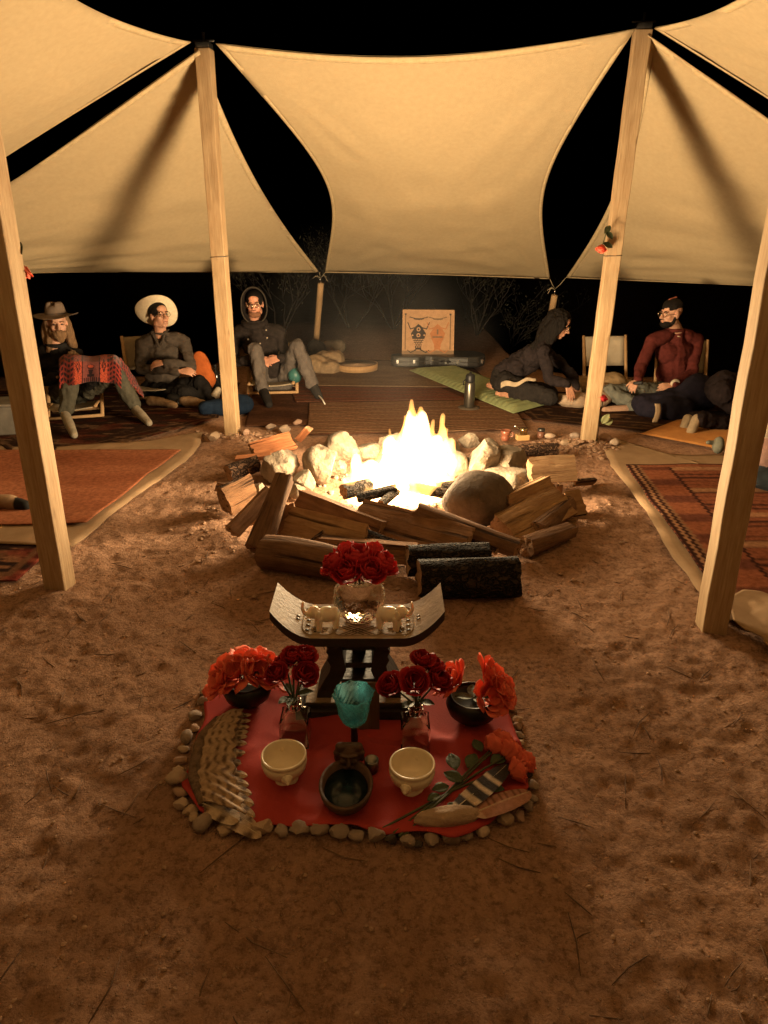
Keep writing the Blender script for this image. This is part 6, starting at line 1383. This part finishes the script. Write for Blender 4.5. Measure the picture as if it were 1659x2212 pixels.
for i, (x, y, lb) in enumerate([(345, 886, 'tan suede boot lying below the cowboy hat sitter'), (418, 886, 'tan canvas shoe lying with its toe toward the blue bag')]):
    c = G(x, y, .0); c.y += .1; soft('boot' if i == 0 else 'shoe', lb, 'boot' if i == 0 else 'shoe', [(c + Vector((-.12, .02, .06)), c + Vector((.0, 0, .055)), .05, .045), (c + Vector((0, 0, .05)), c + Vector((.13, -.04, .035)), .045, .03)], cloth_mat('suede%d' % i, (.30, .20, .115), (.18, .11, .06)), vox=.01, disp=.008, ds=12, seed=5 + i)
c = G(383, 884); c.y += .12; o = soft('black_shoe', 'black shoe with a ring lying between the tan boot and shoe', 'shoe', [(c + Vector((-.08, .02, .07)), c + Vector((.05, -.02, .05)), .06, .05)], M_BLACK, vox=.01, disp=.006)
q = MB(); q.tube([c + Vector((.02 + .022 * math.cos(t), -.075, .06 + .022 * math.sin(t))) for t in np.linspace(0, 6.283, 17)[:-1]], .004, 6, closed=True); q.build('ring', M_STEEL, o)
def bottle2(name, label, x, y, r, h, mt, capm):
    b = G(x, y, .01); o = thing(name, label, 'bottle', b)
    q = MB(); q.lathe([(0, 0), (r, 0), (r, h * .62), (r * .8, h * .72), (r * .38, h * .82), (r * .36, h * .93), (0, h * .93)], 24, b); q.build('bottle_body', mt, o)
    q = MB(); q.lathe([(0, h * .93), (r * .42, h * .93), (r * .42, h), (0, h)], 16, b); q.build('cap', capm, o)
bottle2('dark_jar', 'dark glass jar right of the orange cushion', 453, 838, .05, .22, mat('dark_glass', (.02, .015, .012), rough=.1, spec=.6), M_STEEL)
bottle2('dark_bottle', 'tall dark bottle between the orange cushion and post', 470, 850, .042, .30, mat('black_bottle', (.012, .012, .012), rough=.12, spec=.6), M_BLACK)
c = P(637, 810, 7.28); soft('teal_bottle', 'rounded teal bottle under the hooded sitter\'s knee', 'bottle', [(c, (.075, .07, .085)), (c + Vector((.01, .02, .07)), c + Vector((.02, .04, .13)), .03, .025)], mat('teal_paint', (.035, .13, .12), (.025, .09, .085), rough=.4, scale=14), vox=.008, disp=.0)
c = G(706, 815); c.y += .12; soft('clothes_heap', 'tan heap of clothes right of the hooded sitter', 'clothes', [(c + Vector((-.12, .1, .10)), (.14, .15, .12)), (c + Vector((.02, .05, .08)), (.14, .14, .10)), (c + Vector((-.02, .35, .10)), (.2, .16, .12))], cloth_mat('tan_cloth', (.26, .18, .105)), disp=.03, ds=6)
c = G(680, 772); c.y += .1; soft('dark_pack', 'dark round pack at the foot of the slim pole', 'bag', [(c + Vector((0, 0, .1)), (.12, .12, .11))], cloth_mat('dark_pack', (.05, .045, .04)), disp=.02)
c = G(712, 768); c.y += .15; soft('box_bag', 'brown boxy bag right of the dark round pack', 'bag', [(c + Vector((-.06, 0, .09)), c + Vector((.12, 0, .09)), .09, .09)], cloth_mat('brown_pack', (.12, .09, .06)), disp=.02)
q = MB(); pr = [G(682, 852, .05), G(690, 856, .055), G(697, 864, .05), G(702, 873, .03)]; q.tube(pr, [.006, .007, .007, .006], 7); o = q.build('white_cord', mat('white_cord', (.8, .76, .68), rough=.6)); tag(o, 'bright white cord end in front of the hooded sitter\'s shoe', 'cord')
c = P(1290, 832, 7.25); soft('tan_pillow', 'tan pillow heaped under the empty canvas chair', 'pillow', [(c + Vector((-.1, 0, -.02)), (.2, .16, .12)), (c + Vector((.14, .02, .0)), (.18, .15, .11))], cloth_mat('tan_pillow', (.36, .25, .135)), disp=.02, ds=5)
c = G(1262, 882); soft('pale_bundle', 'pale bundle of cloth under the leaning person\'s hands', 'cloth', [(c + Vector((-.1, .08, .07)), (.16, .14, .08)), (c + Vector((.12, .12, .07)), (.16, .13, .08))], cloth_mat('pale_pink_cloth', (.42, .30, .21)), disp=.025, ds=6)
c = G(1455, 912); soft('sleeping_bag', 'dark navy sleeping bag heaped beside the orange mat', 'sleeping bag', [(c + Vector((-.2, .22, .10)), c + Vector((.25, .30, .13)), .11, .15), (c + Vector((.0, .18, .08)), (.26, .18, .12)), (c + Vector((.3, .3, .2)), (.2, .16, .16))], cloth_mat('navy_nylon', (.018, .015, .024), (.011, .010, .016)), disp=.03, ds=5)
q = MB(); a = P(1411, 880, 6.18); q.grid(lambda u, v: P(1414 + 12 * u - 3 * v + 3 * math.sin(v * 4), 872 + 40 * v, 6.2 - .03 * v), 3, 10); o = q.build('cream_strap', cloth_mat('cream_strap', (.50, .36, .22)), solid=.006); tag(o, 'cream strap hanging over the dark sleeping bag', 'strap')
c = G(1655, 1068); soft('clothes_pile', 'pile of pale and dark clothing at the right edge', 'clothes', [(c + Vector((.12, .3, .42)), (.17, .2, .17)), (c + Vector((.13, .25, .22)), (.2, .2, .16)), (c + Vector((.1, .12, .07)), (.2, .18, .09))], mat('pile_fabric', (1, 1, 1), (.75, .75, .75), rough=.95, attr=True, scale=14), disp=.03, ds=5,
     cols=lambda p: np.where((p[:, 2] > .34)[:, None], np.array([[.34, .28, .21]]), np.where((p[:, 2] > .16)[:, None], np.array([[.26, .15, .12]]), np.array([[.02, .025, .03]]))))
c = G(1550, 985); soft('grey_pouch', 'small grey pouch beside the near right post', 'pouch', [(c + Vector((.02, .06, .07)), (.045, .05, .07)), (c + Vector((-.03, .06, .09)), c + Vector((-.07, .05, .095)), .02, .018)], cloth_mat('grey_green', (.18, .18, .14)), vox=.008, disp=.006)
c = G(20, 1110); soft('left_foot_shoe', 'beige legging foot with black shoe toe at the left edge', 'shoe', [(c + Vector((-.35, .1, .07)), c + Vector((.0, .06, .05)), .06, .045), (c + Vector((.0, .06, .05)), c + Vector((.1, .03, .04)), .042, .03)], mat('leg_shoe', (1, 1, 1), (.7, .7, .7), rough=.9, attr=True, scale=14), vox=.01, disp=.008,
     cols=lambda p: np.where((p[:, 0] > c.x + .03)[:, None], np.array([[.012, .011, .01]]), np.array([[.34, .22, .13]]))).name = 'shoe'
c = G(8, 948); q = MB(); q.box((c.x - .12, c.y + .2, .13), (.36, .3, .24), Euler((0, 0, .2)).to_matrix()); q.box((c.x - .12, c.y + .2, .262), (.38, .32, .025), Euler((0, 0, .2)).to_matrix()); o = q.build('storage_box', mat('grey_box', (.20, .18, .15), rough=.7, scale=10), smooth=False, bevel=.015); tag(o, 'grey box at the left edge beyond the near post', 'box')

# roses tied on the posts
def post_rose(label, x, y, Y, stem_px, mt=None, leaves=2):
    c = P(x, y, Y); o = thing('hanging_rose', label, 'rose', c); st = [P(a, b, Y) for a, b in stem_px]
    q = MB(); q.tube(st + [c + Vector((0, 0, .02))], .0035, 6); q.build('stem', M_STEM, o)
    bloom('rose_bloom', o, c + Vector((0, 0, .02)), (-.2, -.35, -.9), .042, 150 + int(x), mt or M_CORAL)
    k = MB()
    for i in range(leaves): p = st[min(i, len(st) - 1)]; leaf(k, p, (-.5 + i * .9, -.5, -.5), (0, -.8, .5), .075, .022)
    k.build('leaf', M_LEAF, o)
post_rose('coral rose hanging on the back right post', 1299, 540, POST_B['br'].y - .09, [(1318, 488), (1310, 500), (1303, 525)], None, 3)
post_rose('coral rose hanging on the near left post', 52, 592, POST_B['fl'].y + .08, [(22, 500), (32, 520), (44, 570)], None, 2)
post_rose('red rose hanging low on the back right post', 1302, 862, POST_B['br'].y - .03, [(1290, 950), (1296, 900), (1300, 880)], M_PINKRED, 2)
k = MB(); c = P(1300, 915, POST_B['br'].y - .12); leaf(k, c, (.3, -.2, .6), (0, -.9, .3), .10, .03); leaf(k, c + Vector((.02, 0, .0)), (.6, -.1, .3), (0, -.9, .3), .07, .028); o = k.build('fallen_leaf', mat('pale_leaf', (.24, .25, .12), (.17, .18, .08), rough=.6), solid=.002); tag(o, 'pale green leaf low beside the back right post', 'leaf')

# ------------------------------------------------------------------ bare shrubs in the dark beyond the tent
M_BRANCH = mat('dry_branch', (.026, .020, .015), (.016, .012, .009), rough=.95, scale=10)
M_SCRUB = mat('scrub_leaf', (.05, .045, .025), (.03, .027, .015), rough=.9, scale=6)
def shrub(label, x, y, h, w, seed, leaves=500):
    b = G(x, y); b.z = gz(b.x, b.y) - .02; rr = random.Random(seed); o = thing('dry_shrub', label, 'shrub', b, 'dry shrubs beyond the tent'); q = MB(); tips = []
    def grow(p, d, L, r, lv):
        pts = [p]
        for i in range(4): d = (d + Vector((rr.uniform(-.3, .3), rr.uniform(-.3, .3), rr.uniform(-.12, .22)))).normalized(); p = p + d * (L / 4); pts.append(p)
        q.tube(pts, [r * (1 - .14 * i) for i in range(5)], 5); tips.extend(pts[2:])
        if lv: [grow(pts[rr.randint(2, 4)], (d + Vector((rr.uniform(-1, 1), rr.uniform(-1, 1), rr.uniform(-.2, .7)))).normalized(), L * rr.uniform(.55, .8), r * .6, lv - 1) for _ in range(3)]
    for i in range(4): a = rr.uniform(0, 6.28); grow(b, Vector((math.cos(a) * w, math.sin(a) * w, 1)).normalized(), h * .5, .014, 3)
    q.build('branch', M_BRANCH, o); f = MB()
    for i in range(leaves):
        p = rr.choice(tips) + Vector((rr.gauss(0, .04), rr.gauss(0, .04), rr.gauss(0, .04))); s = rr.uniform(.012, .03); d = Vector((rr.uniform(-1, 1), rr.uniform(-1, 1), rr.uniform(-1, 1))).normalized(); t = d.orthogonal().normalized()
        f.add([p - d * s, p + t * s * .4, p + d * s, p - t * s * .4], [(0, 1, 2, 3)])
    fo = f.build('foliage', M_SCRUB, o, smooth=False); fo['kind'] = 'stuff'
for i, (x, y, h, w, lb) in enumerate([(600, 742, 1.5, .45, 'dry shrub in the dark behind the hooded sitter'), (760, 705, 1.9, .7, 'spreading dry shrub left behind the painted board'), (850, 712, 1.5, .6, 'dry shrub just behind the painted board on its left'), (1030, 722, 1.4, .5, 'dry shrub in the dark right behind the painted board'), (1090, 705, 1.7, .6, 'dry shrub in the dark behind the leaning person')]):
    shrub(lb, x, y, h, w, 40 + i)
